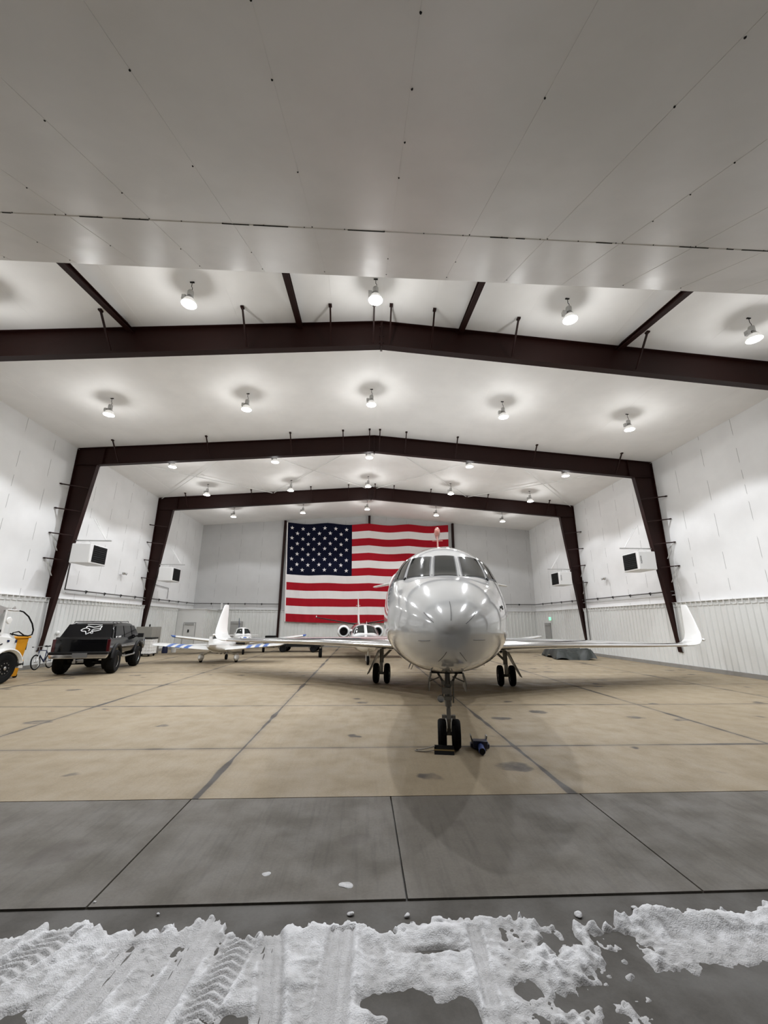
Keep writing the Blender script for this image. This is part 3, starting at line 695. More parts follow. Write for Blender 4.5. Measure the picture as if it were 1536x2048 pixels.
# ------------------------------------------------------------------ the big business jet
HJ = Hull([(0, 1.93), (.04, 2.03), (.15, 2.14), (.4, 2.30), (.8, 2.50), (1.3, 2.70), (1.75, 2.84), (2.1, 3.03), (2.55, 3.28), (2.9, 3.45), (3.2, 3.55), (3.6, 3.63), (4.5, 3.67), (14, 3.67), (17, 3.25), (19.5, 2.9)],
          [(0, 1.93), (.04, 1.84), (.15, 1.73), (.4, 1.60), (.8, 1.46), (1.3, 1.36), (2, 1.27), (2.8, 1.21), (3.4, 1.19), (12, 1.19), (15, 1.6), (19.5, 2.6)],
          [(0, 0), (.04, .11), (.15, .23), (.4, .43), (.8, .66), (1.3, .85), (2, 1.03), (2.8, 1.15), (3.4, 1.21), (4, 1.22), (13, 1.22), (16, .9), (19.5, .22)],
          [(0, 1.93), (1, 2.02), (2, 2.10), (3.4, 2.14), (5, 2.3), (13, 2.35), (19.5, 2.75)])
def falcon():
    t = thing('business_jet', 'large glossy white business jet parked nose-on with tall winglets', 'airplane', (.5954, 5.11, 0), -R(10.07))
    st = [.0015, .006, .015, .03, .055, .09, .14, .2, .28, .38, .5, .65, .8, 1, 1.2, 1.4, 1.6, 1.8, 2, 2.2, 2.4, 2.6, 2.8, 3, 3.2, 3.4, 3.7, 4, 4.5, 5, 6, 7, 8, 9, 10, 11, 12, 13, 14, 15, 16, 17, 18, 19, 19.5]
    HJ.mesh(MB(), st, 96).build('fuselage', 'paint', t, angle=60)
    pn = {'c': [(2.54, 96.4), (2.54, 81.4), (1.69, 79.2), (1.69, 98.4)], 'l': [(2.80, 118.5), (2.53, 100.7), (1.72, 103.6), (2.0, 127.0)], 'r': [(2.53, 76.2), (2.84, 58.6), (2.04, 49.6), (1.73, 73.3)],
          'lo': [(3.34, 127.7), (2.87, 122.0), (2.06, 131.3), (2.47, 143.7)], 'ro': [(2.90, 55.0), (3.34, 51.0), (2.60, 33.5), (2.13, 45.8)]}
    for k, c in pn.items():
        g = HJ.patch(MB(), grow(c, (.022, 1.1)), .006).build('windscreen_gasket', 'gasket', t, angle=50)
        HJ.patch(MB(), c, .011).build('windscreen_pane', 'glass', g, angle=50)
    # centre posts catch strips
    for s0, a0, s1, a1 in ((2.5, 98.6, 1.72, 100.8), (2.5, 78.9, 1.72, 76.6)):
        pts = [HJ.p(s0+(s1-s0)*k/10, R(a0+(a1-a0)*k/10), .008) for k in range(11)]; MB().tube(pts, .010, 6).build('window_post_strip', 'paint', t)
    for c in ([(2.02, 128.5), (1.99, 130.5)], [(2.06, 48), (2.03, 46)]):
        MB().tube([HJ.p(s, R(a), .012) for s, a in c], .016, 6).build('wiper', 'black', t)
    for (s0, a0), (s1, a1) in (((.457, 86.7), (.087, 80.3)), ((.362, 138.3), (.138, 146.4)), ((.443, 36.6), (.161, 25.5)), ((.379, -157.6), (.184, -152.5)), ((.266, -22), (.507, -18.4)), ((.511, -104.2), (.19, -96.3)), ((.567, -66.4), (.242, -66.2))):
        MB().tube([HJ.p((s0**.5+(s1**.5-s0**.5)*k/12)**2, R(a0+(a1-a0)*k/12), .001) for k in range(13)], .0045, 6).build('diverter_strip', 'line', t)
    for s0, a in ((1.36, 20), (1.46, 17.5), (1.50, 19.5)):
        MB().tube([HJ.p(s0, R(a), .002), HJ.p(s0+.02, R(a-2.2), .002)], .012, 6).build('port_mark', 'gasket', t)
    # antennas, probes
    MB().tube([HJ.p(3.0, R(-122), 0), HJ.p(3.0, R(-122), .09), HJ.p(2.85, R(-122), .11)], [.012, .010, .007], 6).build('pitot_probe', 'gearmetal', t)
    b = MB(); b.loft([[(l, s, z) for l, s in ((-.012, 5.2), (.012, 5.2), (.012, 5.45), (-.012, 5.45))] for l, s, z in ()] or [[(-.62, 5.0, 1.35), (-.59, 5.0, 1.35), (-.59, 5.3, 1.35), (-.62, 5.3, 1.35)], [(-.80, 5.2, .98), (-.785, 5.2, .98), (-.785, 5.32, .98), (-.80, 5.32, .98)]]); b.build('blade_antenna', 'gearmetal', t)
    b = MB(); b.loft([[(.80, 5.0, 1.3), (.83, 5.0, 1.3), (.83, 5.2, 1.3), (.80, 5.2, 1.3)], [(.92, 5.1, 1.10), (.93, 5.1, 1.10), (.93, 5.16, 1.10), (.92, 5.16, 1.10)]]); b.build('blade_antenna', 'gearmetal', t)
    for sg in (1, -1):
        # wing, polished leading edge, winglet
        up = (0, 0, 1)
        S = [((sg*.9, 6.95, 1.38), 5.4, .085, up), ((sg*1.35, 7.35, 1.40), 4.9, .085, up), ((sg*2.6, 8.15, 1.40), 3.9, .088, up), ((sg*4.3, 9.25, 1.385), 2.95, .09, up), ((sg*7.1, 11.0, 1.32), 2.1, .09, up), ((sg*9.28, 12.42, 1.28), 1.5, .085, up)]
        T = [((sg*9.28, 12.42, 1.28), 1.5, .085, up), ((sg*9.66, 12.62, 1.29), 1.38, .08, (-sg*.14, 0, 1)), ((sg*9.93, 12.78, 1.34), 1.32, .075, (-sg*.45, 0, .88)), ((sg*10.11, 12.95, 1.47), 1.22, .07, (-sg*.85, 0, .5)), ((sg*10.22, 13.15, 1.70), 1.08, .065, (-sg, 0, .24)), ((sg*10.34, 13.65, 2.30), .78, .06, (-sg, 0, .2)), ((sg*10.42, 14.1, 2.83), .46, .06, (-sg, 0, .2)), ((sg*10.43, 14.22, 2.87), .3, .04, (-sg, 0, .2))]
        w = wing(S, .018).build('wing', 'paint', t, angle=40)
        wing(S, 0, .13, .004).build('leading_edge', 'chrome', w, angle=40)
        g = wing(T).build('winglet', 'paint2', t, angle=50)
        b = MB(); b.lathe([(0, -.12), (.03, -.1), (.055, 0), (.03, .2), (0, .3)], (sg*10.19, 13.0, 1.48), 'y', 12); b.build('tip_light_fairing', 'paint2', g)
        # wing root fairing and flap edge
        b = MB(); b.loft([[(sg*(1.1+.0*k), 6.5, 1.62), (sg*1.12, 6.5, 1.3), (sg*1.0, 6.5, 1.25)], [(sg*1.34, 7.1, 1.72), (sg*1.42, 7.1, 1.30), (sg*1.1, 7.1, 1.2)], [(sg*1.45, 8.5, 1.75), (sg*1.6, 8.5, 1.28), (sg*1.1, 8.5, 1.15)], [(sg*1.4, 12, 1.7), (sg*1.5, 12, 1.3), (sg*1.0, 12, 1.2)]]) if False else b.tube([(sg*1.02, 6.4, 1.50), (sg*1.10, 6.9, 1.50), (sg*1.14, 7.6, 1.50), (sg*1.12, 10, 1.48), (sg*1.0, 12.5, 1.45)], [.06, .17, .24, .27, .1], 14); b.build('root_fairing', 'paint', t)
        for q in (3.4, 6.2): b = MB(); b.lathe([(0, -.6), (.05, -.45), (.07, 0), (.05, .5), (0, .7)], (sg*q, 11.4+.36*(q-3.4), 1.27), 'y', 10); b.build('flap_fairing', 'paint2', w)
        # engine
        e = MB(); cx, cz = sg*1.52, 3.60; e.lathe([(.50, 12.55), (.56, 12.45), (.62, 12.5), (.68, 12.8), (.71, 13.6), (.68, 14.8), (.52, 16), (.44, 16.4), (.40, 16.4), (.42, 15.5), (.45, 13.2), (.47, 12.7)], (cx, 0, cz), 'y', 32, closed=True)
        e = e.build('engine_nacelle', 'paint', t, angle=50)
        b = MB(); b.lathe([(0, 12.8), (.1, 12.95), (.14, 13.1), (.47, 13.12), (0, 13.2)], (cx, 0, cz), 'y', 24); b.build('fan', 'dark', e)
        b = MB(); b.bar((sg*1.0, 14.4, 3.3), (sg*1.3, 14.4, 3.45), 2.2, .2, up=(0, 0, 1)); b.build('pylon', 'paint', t)
        wing([((sg*.1, 16.6, 4.55), 1.9, .09, up), ((sg*1.9, 17.1, 4.28), 1.35, .09, up), ((sg*3.58, 17.6, 4.0), .85, .08, up), ((sg*3.66, 17.75, 3.99), .6, .05, up)]).build('tailplane', 'paint2', t, angle=50)
        # main gear
        g = MB(); lx = sg*2.145
        g.tube([(lx, 10.12, .335), (lx, 10.12, .72)], .05, 10); g.tube([(lx, 10.12, .68), (lx, 10.12, 1.30)], .075, 12); g.tube([(lx-.28, 10.12, .335), (lx+.28, 10.12, .335)], .045, 10)
        g.tube([(lx, 10.12, .8), (lx-sg*.5, 10.2, 1.3)], .04, 8); g.box((lx, 10.0, .55), (.09, .2, .3)); g.tube([(lx, 9.95, .95), (lx+.03, 10.05, .4)], .018, 6)
        g = g.build('main_gear_leg', 'gearmetal', t)
        for q in (-.195, .195): wheel(g, (lx+q, 10.12, .335), .335, .185)
        b = MB(); b.loft([[(sg*2.24, 9.75, 1.12), (sg*2.24, 10.5, 1.12), (sg*2.21, 10.5, 1.12), (sg*2.21, 9.75, 1.12)], [(sg*2.40, 9.8, .78), (sg*2.40, 10.5, .78), (sg*2.37, 10.5, .78), (sg*2.37, 9.8, .78)], [(sg*2.66, 10.02, .29), (sg*2.66, 10.4, .29), (sg*2.635, 10.4, .29), (sg*2.635, 10.02, .29)]])
        b.build('main_gear_door', 'gearmetal', t)
        # nose gear doors
        b = MB(); z0 = [1.235, 1.15, 1.04, .94]; xo = [.27, .31, .325, .315]
        b.loft([[(sg*x, 2.25, z), (sg*x, 3.05, z), (sg*(x-.018), 3.05, z), (sg*(x-.018), 2.25+(.1 if z < 1 else 0), z)] for x, z in zip(xo, z0)]); d = b.build('nose_gear_door', 'gearmetal', t)
        b = MB(); b.bar((sg*.27, 2.3, 1.22), (sg*.31, 2.45, 1.10), .02, .05); b.tube([(sg*.10, 2.5, 1.15), (sg*.30, 2.6, 1.06)], .012, 6); b.build('door_hinge', 'gearmetal', d)
    wing([((0, 14.2, 3.5), 4.9, .07, (1, 0, 0)), ((0, 17.0, 5.4), 3.0, .06, (1, 0, 0)), ((0, 19.0, 7.0), 1.9, .05, (1, 0, 0)), ((0, 19.35, 7.3), 1.6, .05, (1, 0, 0))]).build('tail_fin', 'rose', t, angle=50)
    b = MB(); b.lathe([(0, 18.85), (.09, 18.95), (.16, 19.2), (.18, 19.6), (.14, 20.6), (.04, 21.2), (0, 21.25)], (0, 0, 7.42), 'y', 16); b.v = [(x, y, 7.42+(z-7.42)*1.6) for x, y, z in b.v]; b.build('fin_tip_fairing', 'rose', t)
    b = MB(); b.box((0, 19.3, 6.85), (.62, .12, .03)); b.build('fin_antenna', 'rose', t)
    # belly fairing behind the gear bay and the bay itself
    b = MB(); b.lathe([(0, 6.0), (.5, 6.3), (1.0, 7.2), (1.1, 9), (1.05, 11), (.5, 12.6), (0, 13)], (0, 0, 1.5), 'y', 32); b.v = [(x*1.12, y, 1.45+(z-1.5)*.42) for x, y, z in b.v]; b.build('belly_fairing', 'paint', t)
    b = MB(); b.box((0, 2.66, 1.24), (.52, .78, .03)); b.build('gear_bay', 'dark', t, smooth=False)
    # nose gear
    g = MB(); o = .012
    g.tube([(o, 2.6, .23), (o, 2.6, .70)], .036, 12); g.tube([(o, 2.6, .66), (o, 2.6, 1.02)], .062, 14); g.tube([(o, 2.6, 1.0), (o, 2.62, 1.25)], .045, 12)
    g.tube([(o-.19, 2.6, .23), (o+.19, 2.6, .23)], .03, 8)
    for q in (-.075, .075): g.tube([(o+q*.5, 2.58, .98), (o+q*2.6, 2.66, 1.24)], .022, 8); g.tube([(o+q*.25, 2.56, 1.0), (o+q*.5, 2.58, 1.25)], .012, 6)
    g.tube([(o-.10, 2.58, 1.0), (o-.09, 2.58, .8), (o-.12, 2.56, .74)], .012, 6); g.tube([(o+.10, 2.58, 1.08), (o+.09, 2.58, .72)], .014, 6)
    g.tube([(o+.03, 2.52, .95), (o+.045, 2.5, .7)], .01, 6); g.box((o-.02, 2.53, .92), (.14, .05, .10)); g.box((o, 2.53, .80), (.13, .06, .06)); g.cyl((o-.075, 2.55, 1.05), (o-.075, 2.50, 1.05), .035); g.cyl((o+.075, 2.55, 1.05), (o+.075, 2.50, 1.05), .035)
    g.bar((o, 2.5, .64), (o, 2.45, .48), .07, .025); g.bar((o, 2.45, .48), (o, 2.56, .30), .07, .025)
    g.box((o, 2.58, .495), (.22, .06, .05)); g.box((o-.085, 2.56, .50), (.06, .08, .055)); g.box((o+.085, 2.56, .50), (.06, .08, .055))
    g = g.build('nose_gear_leg', 'gearmetal', t)
    for q in (-.118, .118): wheel(g, (o+q, 2.6, .23), .23, .15)
    for q in (-1, 1): b = MB(); b.tube([(o+q*.05, 2.5, .485), (o+q*.035, 2.46, .43), (o+q*.03, 2.46, .34)], .010, 6); b.build('fork', 'paint2', g)
    b = MB(); b.lathe([(0, -.05), (.05, -.045), (.062, 0), (.058, .004), (.05, -.005), (0, -.012)], (o-.125, 2.54, .785), 'y', 20); b.v = [(x, 5.08-y, z) for x, y, z in b.v]; b.build('landing_light', 'alu', g)
falcon()
# ------------------------------------------------------------------ twin engine jet behind
def citation():
    t = thing('small_jet', 'smaller white jet with two round engines parked before the flag', 'airplane', (-.09, 20.75, 0), R(3.4))
    H = Hull([(0, .95), (.3, 1.12), (1, 1.25), (2, 1.36), (2.7, 1.44), (3.2, 1.68), (3.7, 1.92), (4.3, 1.99), (8, 2.0), (10, 1.95), (13.2, 1.75)], [(0, .95), (.3, .78), (1, .62), (2, .52), (3.2, .48), (8, .5), (10, .85), (13.2, 1.5)],
             [(0, 0), (.3, .2), (1, .44), (2, .64), (3.2, .78), (4, .82), (8, .82), (10, .66), (13.2, .12)], [(0, .95), (2, 1.0), (4, 1.2), (10, 1.35), (13.2, 1.65)], 2.2)
    H.mesh(MB(), [.01, .04, .1, .2, .35, .6, 1, 1.4, 1.8, 2.2, 2.5, 2.8, 3, 3.2, 3.4, 3.6, 3.9, 4.3, 5, 6, 7, 8, 9, 10, 11, 12, 13.2], 48).build('fuselage', 'paint', t, angle=60)
    for c in ([(3.75, 120), (3.66, 94), (2.86, 95), (3.1, 145)], [(3.66, 86), (3.75, 60), (3.1, 35), (2.86, 85)]):
        g = H.patch(MB(), grow(c, (.03, 1.4)), .006).build('windscreen_frame', 'alu', t); H.patch(MB(), c, .011).build('windscreen_pane', 'glass', g)
    for c in ([(4.3, 137), (3.85, 124), (3.2, 147), (3.75, 158)], [(3.85, 56), (4.3, 43), (3.75, 22), (3.2, 33)]):
        H.patch(MB(), c, .01).build('side_window', 'glass', t)
    b = MB(); b.bar((.10, 3.9, 1.95), (.10, 3.9, 2.12), .02, .05); b.build('antenna', 'paint2', t)
    up = (0, 0, 1)
    for sg in (1, -1):
        S = [((sg*.5, 4.9, .72), 2.4, .12, up), ((sg*2.2, 5.2, .80), 1.9, .12, up), ((sg*6.9, 5.6, 1.02), 1.0, .11, up), ((sg*7.1, 5.75, 1.04), .7, .06, up)]
        w = wing(S, .02).build('wing', 'paint2', t, angle=50); wing(S, 0, .1, .004).build('leading_edge', 'chrome', w, angle=50)
        cx, cz = sg*1.15, 1.47
        e = MB(); e.lathe([(.27, 8.0), (.31, 7.9), (.36, 7.93), (.43, 8.2), (.46, 8.8), (.42, 9.6), (.28, 10.2), (.24, 10.2), (.25, 9), (.26, 8.3)], (cx, 0, cz), 'y', 28, closed=True); e = e.build('engine_nacelle', 'paint', t, angle=50)
        b = MB(); b.lathe([(0, 8.1), (.05, 8.15), (.07, 8.3), (.26, 8.34), (0, 8.4)], (cx, 0, cz), 'y', 20); b.build('fan', 'dark', e)
        b = MB(); b.bar((sg*.5, 8.9, 1.45), (sg*.85, 8.9, 1.47), 1.4, .14); b.build('pylon', 'paint', t)
        TS = [((sg*.08, 11.9, 1.90), 1.25, .09, up), ((sg*3.2, 12.55, 2.42), .75, .09, up), ((sg*3.3, 12.7, 2.43), .5, .05, up)]
        w = wing(TS, .02).build('tailplane', 'paint2', t, angle=50); wing(TS, 0, .13, .004).build('deicing_boot', 'black', w, angle=50)
        b = MB(); b.tube([(sg*3.25, 12.9, 2.44), (sg*3.25, 12.95, 2.56)], .03, 6); b.build('tip_cap', 'paint2', w)
        g = MB(); g.tube([(sg*2.5, 5.75, .25), (sg*2.5, 5.75, .8)], .05, 10); g = g.build('main_gear_leg', 'gearmetal', t); wheel(g, (sg*2.5+sg*.06, 5.75, .27), .27, .2)
    wing([((0, 9.6, 1.8), 3.4, .06, (1, 0, 0)), ((0, 10.9, 2.1), 2.4, .07, (1, 0, 0)), ((0, 12.3, 3.7), 1.4, .07, (1, 0, 0)), ((0, 12.5, 3.98), 1.0, .05, (1, 0, 0))]).build('tail_fin', 'paint2', t, angle=50)
    b = MB(); b.box((0, 12.4, 3.36), (.34, .1, .02)); b.build('fin_antenna', 'paint2', t)
    g = MB(); g.tube([(0, 1.12, .2), (0, 1.12, .65)], .04, 10)
    for q in (-1, 1): g.bar((q*.10, 1.12, .2), (q*.10, 1.12, .5), .03, .05)
    g = g.build('nose_gear_leg', 'paint2', t); wheel(g, (0, 1.12, .22), .22, .13)
citation()

# ------------------------------------------------------------------ light planes
def light_plane(loc, rz, label, tip, fin, spinner, half=4.45, pod=False):
    t = thing('light_airplane', label, 'airplane', loc, rz)
    H = Hull([(0, .98), (.1, 1.12), (.9, 1.2), (1.3, 1.25), (1.75, 1.55), (2.1, 1.68), (2.9, 1.70), (3.6, 1.45), (4.5, 1.28), (7, 1.12)], [(0, .98), (.1, .82), (.9, .62), (2, .52), (3.5, .58), (7, .95)],
             [(0, 0), (.02, .2), (.1, .34), (.9, .50), (1.8, .56), (3, .54), (4, .38), (7, .07)], [(0, .98), (1, 1.0), (3, 1.05), (7, 1.05)], 2.5)
    H.mesh(MB(), [.003, .01, .03, .07, .15, .3, .6, .9, 1.2, 1.4, 1.6, 1.8, 2, 2.3, 2.6, 2.9, 3.2, 3.6, 4, 5, 6, 7], 40).build('fuselage', 'paint2', t, angle=60)
    for c in ([(1.95, 124), (1.86, 94), (1.36, 94), (1.55, 143)], [(1.86, 86), (1.95, 56), (1.55, 37), (1.36, 86)]): H.patch(MB(), c, .01).build('windscreen_pane', 'glass', t)
    for c in ([(2.9, 142), (2.1, 138), (1.75, 155), (2.9, 160)], [(2.1, 42), (2.9, 38), (2.9, 20), (1.75, 25)]): H.patch(MB(), c, .01).build('side_window', 'glass', t)
    for q in (-1, 1): MB().lathe([(0, -.01), (.10, -.01), (.10, .01), (0, .01)], (q*.26, .06, .98), 'y', 14).build('cowl_inlet', 'dark', t)
    b = MB(); b.lathe([(0, -.26), (.06, -.24), (.12, -.14), (.15, 0), (.15, .04), (0, .05)], (0, 0, .98), 'y', 20); b.build('spinner', spinner, t)
    b = MB(); a = R(4)
    for q in (-1, 1): b.loft([[(q*.1, -.09, .93), (q*.1, -.03, 1.03), (q*.1, -.05, 1.03)], [(q*.5, -.10, .91+q*.03), (q*.5, -.05, 1.03+q*.03), (q*.5, -.07, 1.04+q*.03)], [(q*.93, -.08, .95+q*.05), (q*.93, -.07, 1.0+q*.05), (q*.93, -.075, 1.01+q*.05)]])
    b.build('propeller', 'navy', t)
    up = (0, 0, 1)
    for sg in (1, -1):
        S = [((sg*.45, 1.5, .66), 1.7, .15, up), ((sg*half*.5, 1.62, .86), 1.5, .14, up), ((sg*(half-.3), 1.72, 1.10), 1.3, .13, up)]
        w = wing(S).build('wing', 'paint2', t, angle=50)
        wing([((sg*(half-.3), 1.72, 1.10), 1.3, .13, up), ((sg*(half-.1), 1.8, 1.13), 1.15, .11, up), ((sg*half, 2.0, 1.19), .8, .05, up)]).build('wing_tip', tip, w, angle=50)
        wing([((sg*.05, 5.9, 1.05), .9, .1, up), ((sg*1.5, 6.05, 1.05), .7, .1, up)]).build('tailplane', 'paint2', t, angle=50)
        g = MB(); g.tube([(sg*1.5, 2.25, .2), (sg*1.5, 2.25, .75)], .04, 8); g = g.build('main_gear_leg', 'gearmetal', t); wheel(g, (sg*1.5, 2.25, .21), .21, .15)
    wing([((0, 5.3, 1.1), 1.7, .06, (1, 0, 0)), ((0, 6.3, 2.3), .8, .06, (1, 0, 0)), ((0, 6.45, 2.36), .6, .04, (1, 0, 0))]).build('tail_fin', fin, t, angle=50)
    g = MB(); g.tube([(0, .5, .2), (0, .5, .75)], .035, 8); g = g.build('nose_gear_leg', 'gearmetal', t); wheel(g, (0, .5, .19), .19, .13)
    if pod:
        b = MB(); b.lathe([(0, -.1), (.18, .0), (.25, .3), (.2, 1.2), (0, 1.5)], (-1.5, 1.0, 1.0), 'y', 16); e = b.build('baggage_pod', 'paint2', t)
light_plane((-8.05, 28.1, 0), R(20), 'white low wing plane with blue wing tips and a blue spinner, facing the camera', 'blue', 'navy', 'blue')
light_plane((8.2, 28.6, 0), R(2), 'white low wing plane almost hidden behind the big jet, only one wing showing', 'paint2', 'paint2', 'paint2', 4.55)

def kit_plane():
    t = thing('sport_airplane', 'small white plane seen from behind with blue stripes on its wings', 'airplane', (-8.15, 25.35, 0), PI+R(4))
    H = Hull([(0, .85), (.1, .98), (.9, 1.1), (1.3, 1.14), (1.7, 1.36), (2.3, 1.40), (2.9, 1.2), (3.6, 1.08), (4.4, 1.02)], [(0, .85), (.1, .68), (.9, .52), (2, .47), (3, .58), (4.4, .86)],
             [(0, 0), (.02, .2), (.1, .36), (.9, .48), (1.8, .50), (2.9, .38), (3.6, .22), (4.4, .06)], [(0, .85), (1, .85), (3, .85), (4.4, .95)], 2.6)
    H.mesh(MB(), [.003, .01, .03, .07, .15, .3, .6, .9, 1.2, 1.4, 1.6, 1.8, 2, 2.3, 2.6, 2.9, 3.2, 3.6, 4, 4.4], 40).build('fuselage', 'paint2', t, angle=60)
    H.patch(MB(), [(1.45, 150), (1.45, 30), (2.85, 40), (2.85, 140)], .012, 20, 14).build('canopy', 'glass', t)
    up = (0, 0, 1)
    for sg in (1, -1):
        def sec(l): k = (l-.45)/3.0; return ((sg*l, 1.25+.12*k, .66+.24*k), 1.5-.25*k, .15-.02*k, up)
        w = wing([sec(.4), sec(1.0), sec(2.0), sec(3.1), ((sg*3.3, 1.5, .92), 1.0, .08, up)]).build('wing', 'paint2', t, angle=50)
        for q in (1.55, 1.98, 2.41):
            wing([sec(q-.11), sec(q+.11)], 0, 1, .006).build('wing_stripe', 'blue', w, angle=50)
        wing([((sg*.04, 3.65, .98), .7, .1, up), ((sg*.95, 3.8, .98), .5, .1, up)]).build('tailplane', 'paint2', t, angle=50)
        g = MB(); g.tube([(sg*.35, 2.0, .6), (sg*.9, 2.1, .3)], [.045, .03], 8); g = g.build('main_gear_leg', 'paint2', t)
        b = MB(); b.lathe([(0, -.42), (.08, -.3), (.13, -.05), (.12, .15), (.06, .33), (0, .4)], (sg*.9, 2.1, .25), 'y', 16); b.v = [(x, y, .25+(z-.25)*1.45) for x, y, z in b.v]; b.build('wheel_spat', 'paint2', g)
        wheel(g, (sg*.9, 2.1, .15), .15, .13)
        b = MB(); b.tube([(sg*.09, 1.0, .55), (sg*.10, 1.35, .36)], .025, 8); b.build('exhaust_pipe', 'line', t)
    wing([((0, 3.4, .98), .95, .06, (1, 0, 0)), ((0, 3.75, 1.36), .5, .06, (1, 0, 0))]).build('tail_fin', 'paint2', t, angle=50)
    g = MB(); g.tube([(0, .5, .15), (0, .3, .6)], .03, 8); g = g.build('nose_gear_leg', 'gearmetal', t); wheel(g, (0, .5, .15), .15, .12)
    b = MB(); b.lathe([(0, -.25), (.08, -.2), (.13, 0), (0, .03)], (0, 0, .85), 'y', 16); b.build('spinner', 'paint2', t)
    b = MB()
    for q in (-1, 1): b.bar((q*.1, -.06, .85), (q*.85, -.06, .85), .02, .1)
    b.build('propeller', 'black', t)
kit_plane()

# ------------------------------------------------------------------ black sport utility car
def suv():
    t = thing('car', 'black lifted boxy SUV with white fox head decal on its rear window', 'car', (-11.49, 17.66, 0), R(12.5))
    z0, zb, zr = .72, 1.36, 2.0
    roof = hermite([(0, 1.36), (.06, 1.42), (.42, 1.90), (.6, 1.98), (1.5, 2.02), (2.6, 2.0), (2.95, 1.93), (3.62, 1.40), (3.8, 1.36), (4.75, 1.27), (4.95, 1.10)])
    secs = []
    for s in [-.30, -.27, -.2, 0, .06, .14, .22, .30, .38, .46, .6, 1.0, 1.5, 2.0, 2.6, 2.8, 2.95, 3.1, 3.25, 3.4, 3.55, 3.7, 3.9, 4.3, 4.7, 4.85, 4.92]:
        y = s; top = roof(max(s+.28, 0)) if s < 0 else roof(s); top = max(top, 1.05); be = min(zb, top-.005); k = min(1, max(0, (top-be)/(zr-zb)))
        e = .90 if s < -.25 else (.96 if s > 4.8 else 1.0)
        half = [(.86, z0), (.955, z0+.05), (.985, z0+.2), (.985, 1.05), (.975, be-.06), (.95, be), (.95-.13*k, be+(top-be)*.80+.0), (.95-.20*k, be+(top-be)*.94), (.70-.06*k, top), (.35, top+.012*k)]
        ring = [(x*e, y, z) for x, z in half]+[(-x*e, y, z) for x, z in half[::-1]]; secs.append(ring)
    b = MB(); b.loft(secs); body = b.build('body', 'blackpaint', t, angle=28)
    def quad(name, pts, m, par=t, th=.012):
        p = [Vector(q) for q in pts]; n = (p[1]-p[0]).cross(p[3]-p[0]).normalized(); b = MB()
        b.add([q+n*th for q in p]+[q-n*th for q in p], [(0, 1, 2, 3), (7, 6, 5, 4), (0, 4, 5, 1), (1, 5, 6, 2), (2, 6, 7, 3), (3, 7, 4, 0)]); return b.build(name, m, par, smooth=False)
    # rear glass follows the sloping tailgate
    def rw(u, v, off=.0):                                             # u -1..1, v 0 bottom..1 top
        s = -.02+.40*v; z = 1.375+.545*v; n = Vector((0, -.80, .60)); q = Vector((u*(.90-.12*v), s, z)); return q+n*off
    g = quad('rear_window', [rw(-1, .04, .012), rw(1, .04, .012), rw(1, .98, .012), rw(-1, .98, .012)], 'tint')
    fx = lambda px, py, off=.03: rw((px-545)/350, (430-py)/235, off)
    ol = [(425, 300), (450, 276), (488, 262), (488, 242), (512, 230), (545, 240), (600, 251), (650, 241), (690, 228), (722, 231), (714, 256), (702, 268), (714, 287), (688, 301), (648, 311), (610, 314), (575, 335), (525, 366), (510, 330), (494, 316), (465, 318), (440, 312)]
    b = MB(); b.tube([fx(*p) for p in ol], .019, 6, closed=True); b.tube([fx(*p) for p in [(488, 264), (530, 272), (552, 286), (542, 312)]], .016, 6); b.tube([fx(*p) for p in [(582, 306), (606, 284), (655, 276), (702, 266)]], .016, 6)
    b.tube([fx(600+16*math.cos(a), 340+14*math.sin(a)) for a in [k*PI/5 for k in range(10)]], .010, 6, closed=True)
    b.build('fox_head_decal', 'white', g)
    b = MB(); b.bar(fx(485, 206), fx(722, 208), .012, .035, up=(0, -.8, .6)); b.build('banner_decal', 'white', g)
    b = MB(); b.bar(fx(800, 432, .02), fx(850, 432, .02), .012, .02); b.build('wiper', 'alu', g)
    for sg in (1, -1):
        def sw(s, v, off=.012): return Vector((sg*(.955-.135*v+off), s, 1.385+.50*v))
        for nm, a, c, a2, c2 in (('quarter_window', .25, 1.35, .55, 1.38), ('side_window', 1.45, 2.42, 1.47, 2.40), ('side_window', 2.52, 3.50, 2.50, 2.98)):
            quad(nm, [sw(a, .03), sw(c, .03), sw(c2, .95), sw(a2, .95)], 'tint')
        if sg == 1:
            for q in (.32, .62, .80):
                o = MB(); o.bar(sw(q, .06, .03), sw(q+.10, .10, .03), .02, .05); o.build('sticker', 'white', t)
        b = MB(); b.box((sg*.93, -.25, 1.12), (.12, .12, .48)); b.build('tail_light', 'red', t, bev=.02)
        # wheels and flares
        for q in (.62, 3.60):
            w = wheel(t, (sg*.90, q, .46), .46, .36, 'wheel', 'chrome', rim=.52)
            b = MB(); pts = []
            for k in range(13):
                a = PI*k/12; pts.append((sg*.985, q-.52*math.cos(a), .62+.50*math.sin(a)))
            b.tube(pts, .075, 8); b.build('wheel_flare', 'black', t)
            b = MB(); b.lathe([(0, -.20), (.46, -.20), (.46, .14), (0, .14)], (sg*.82, q, .62), 'x', 24); b.build('wheel_well', 'dark', t)
        b = MB(); b.tube([(sg*1.0, 1.25, .66), (sg*1.02, 1.4, .60), (sg*1.02, 2.95, .60), (sg*1.0, 3.05, .66)], .035, 8); b.build('side_step', 'alu', t)
        b = MB(); b.box((sg*1.16, 3.12, 1.42), (.24, .12, .19)); b.bar((sg*.95, 3.15, 1.38), (sg*1.1, 3.13, 1.40), .04, .06); b.build('mirror', 'black', t, bev=.03)
        b = MB(); b.tube([(sg*.70, .55, 2.0), (sg*.70, .62, 2.035), (sg*.70, 2.5, 2.045), (sg*.70, 2.6, 2.0)], .016, 6); b.build('roof_rail', 'black', t)
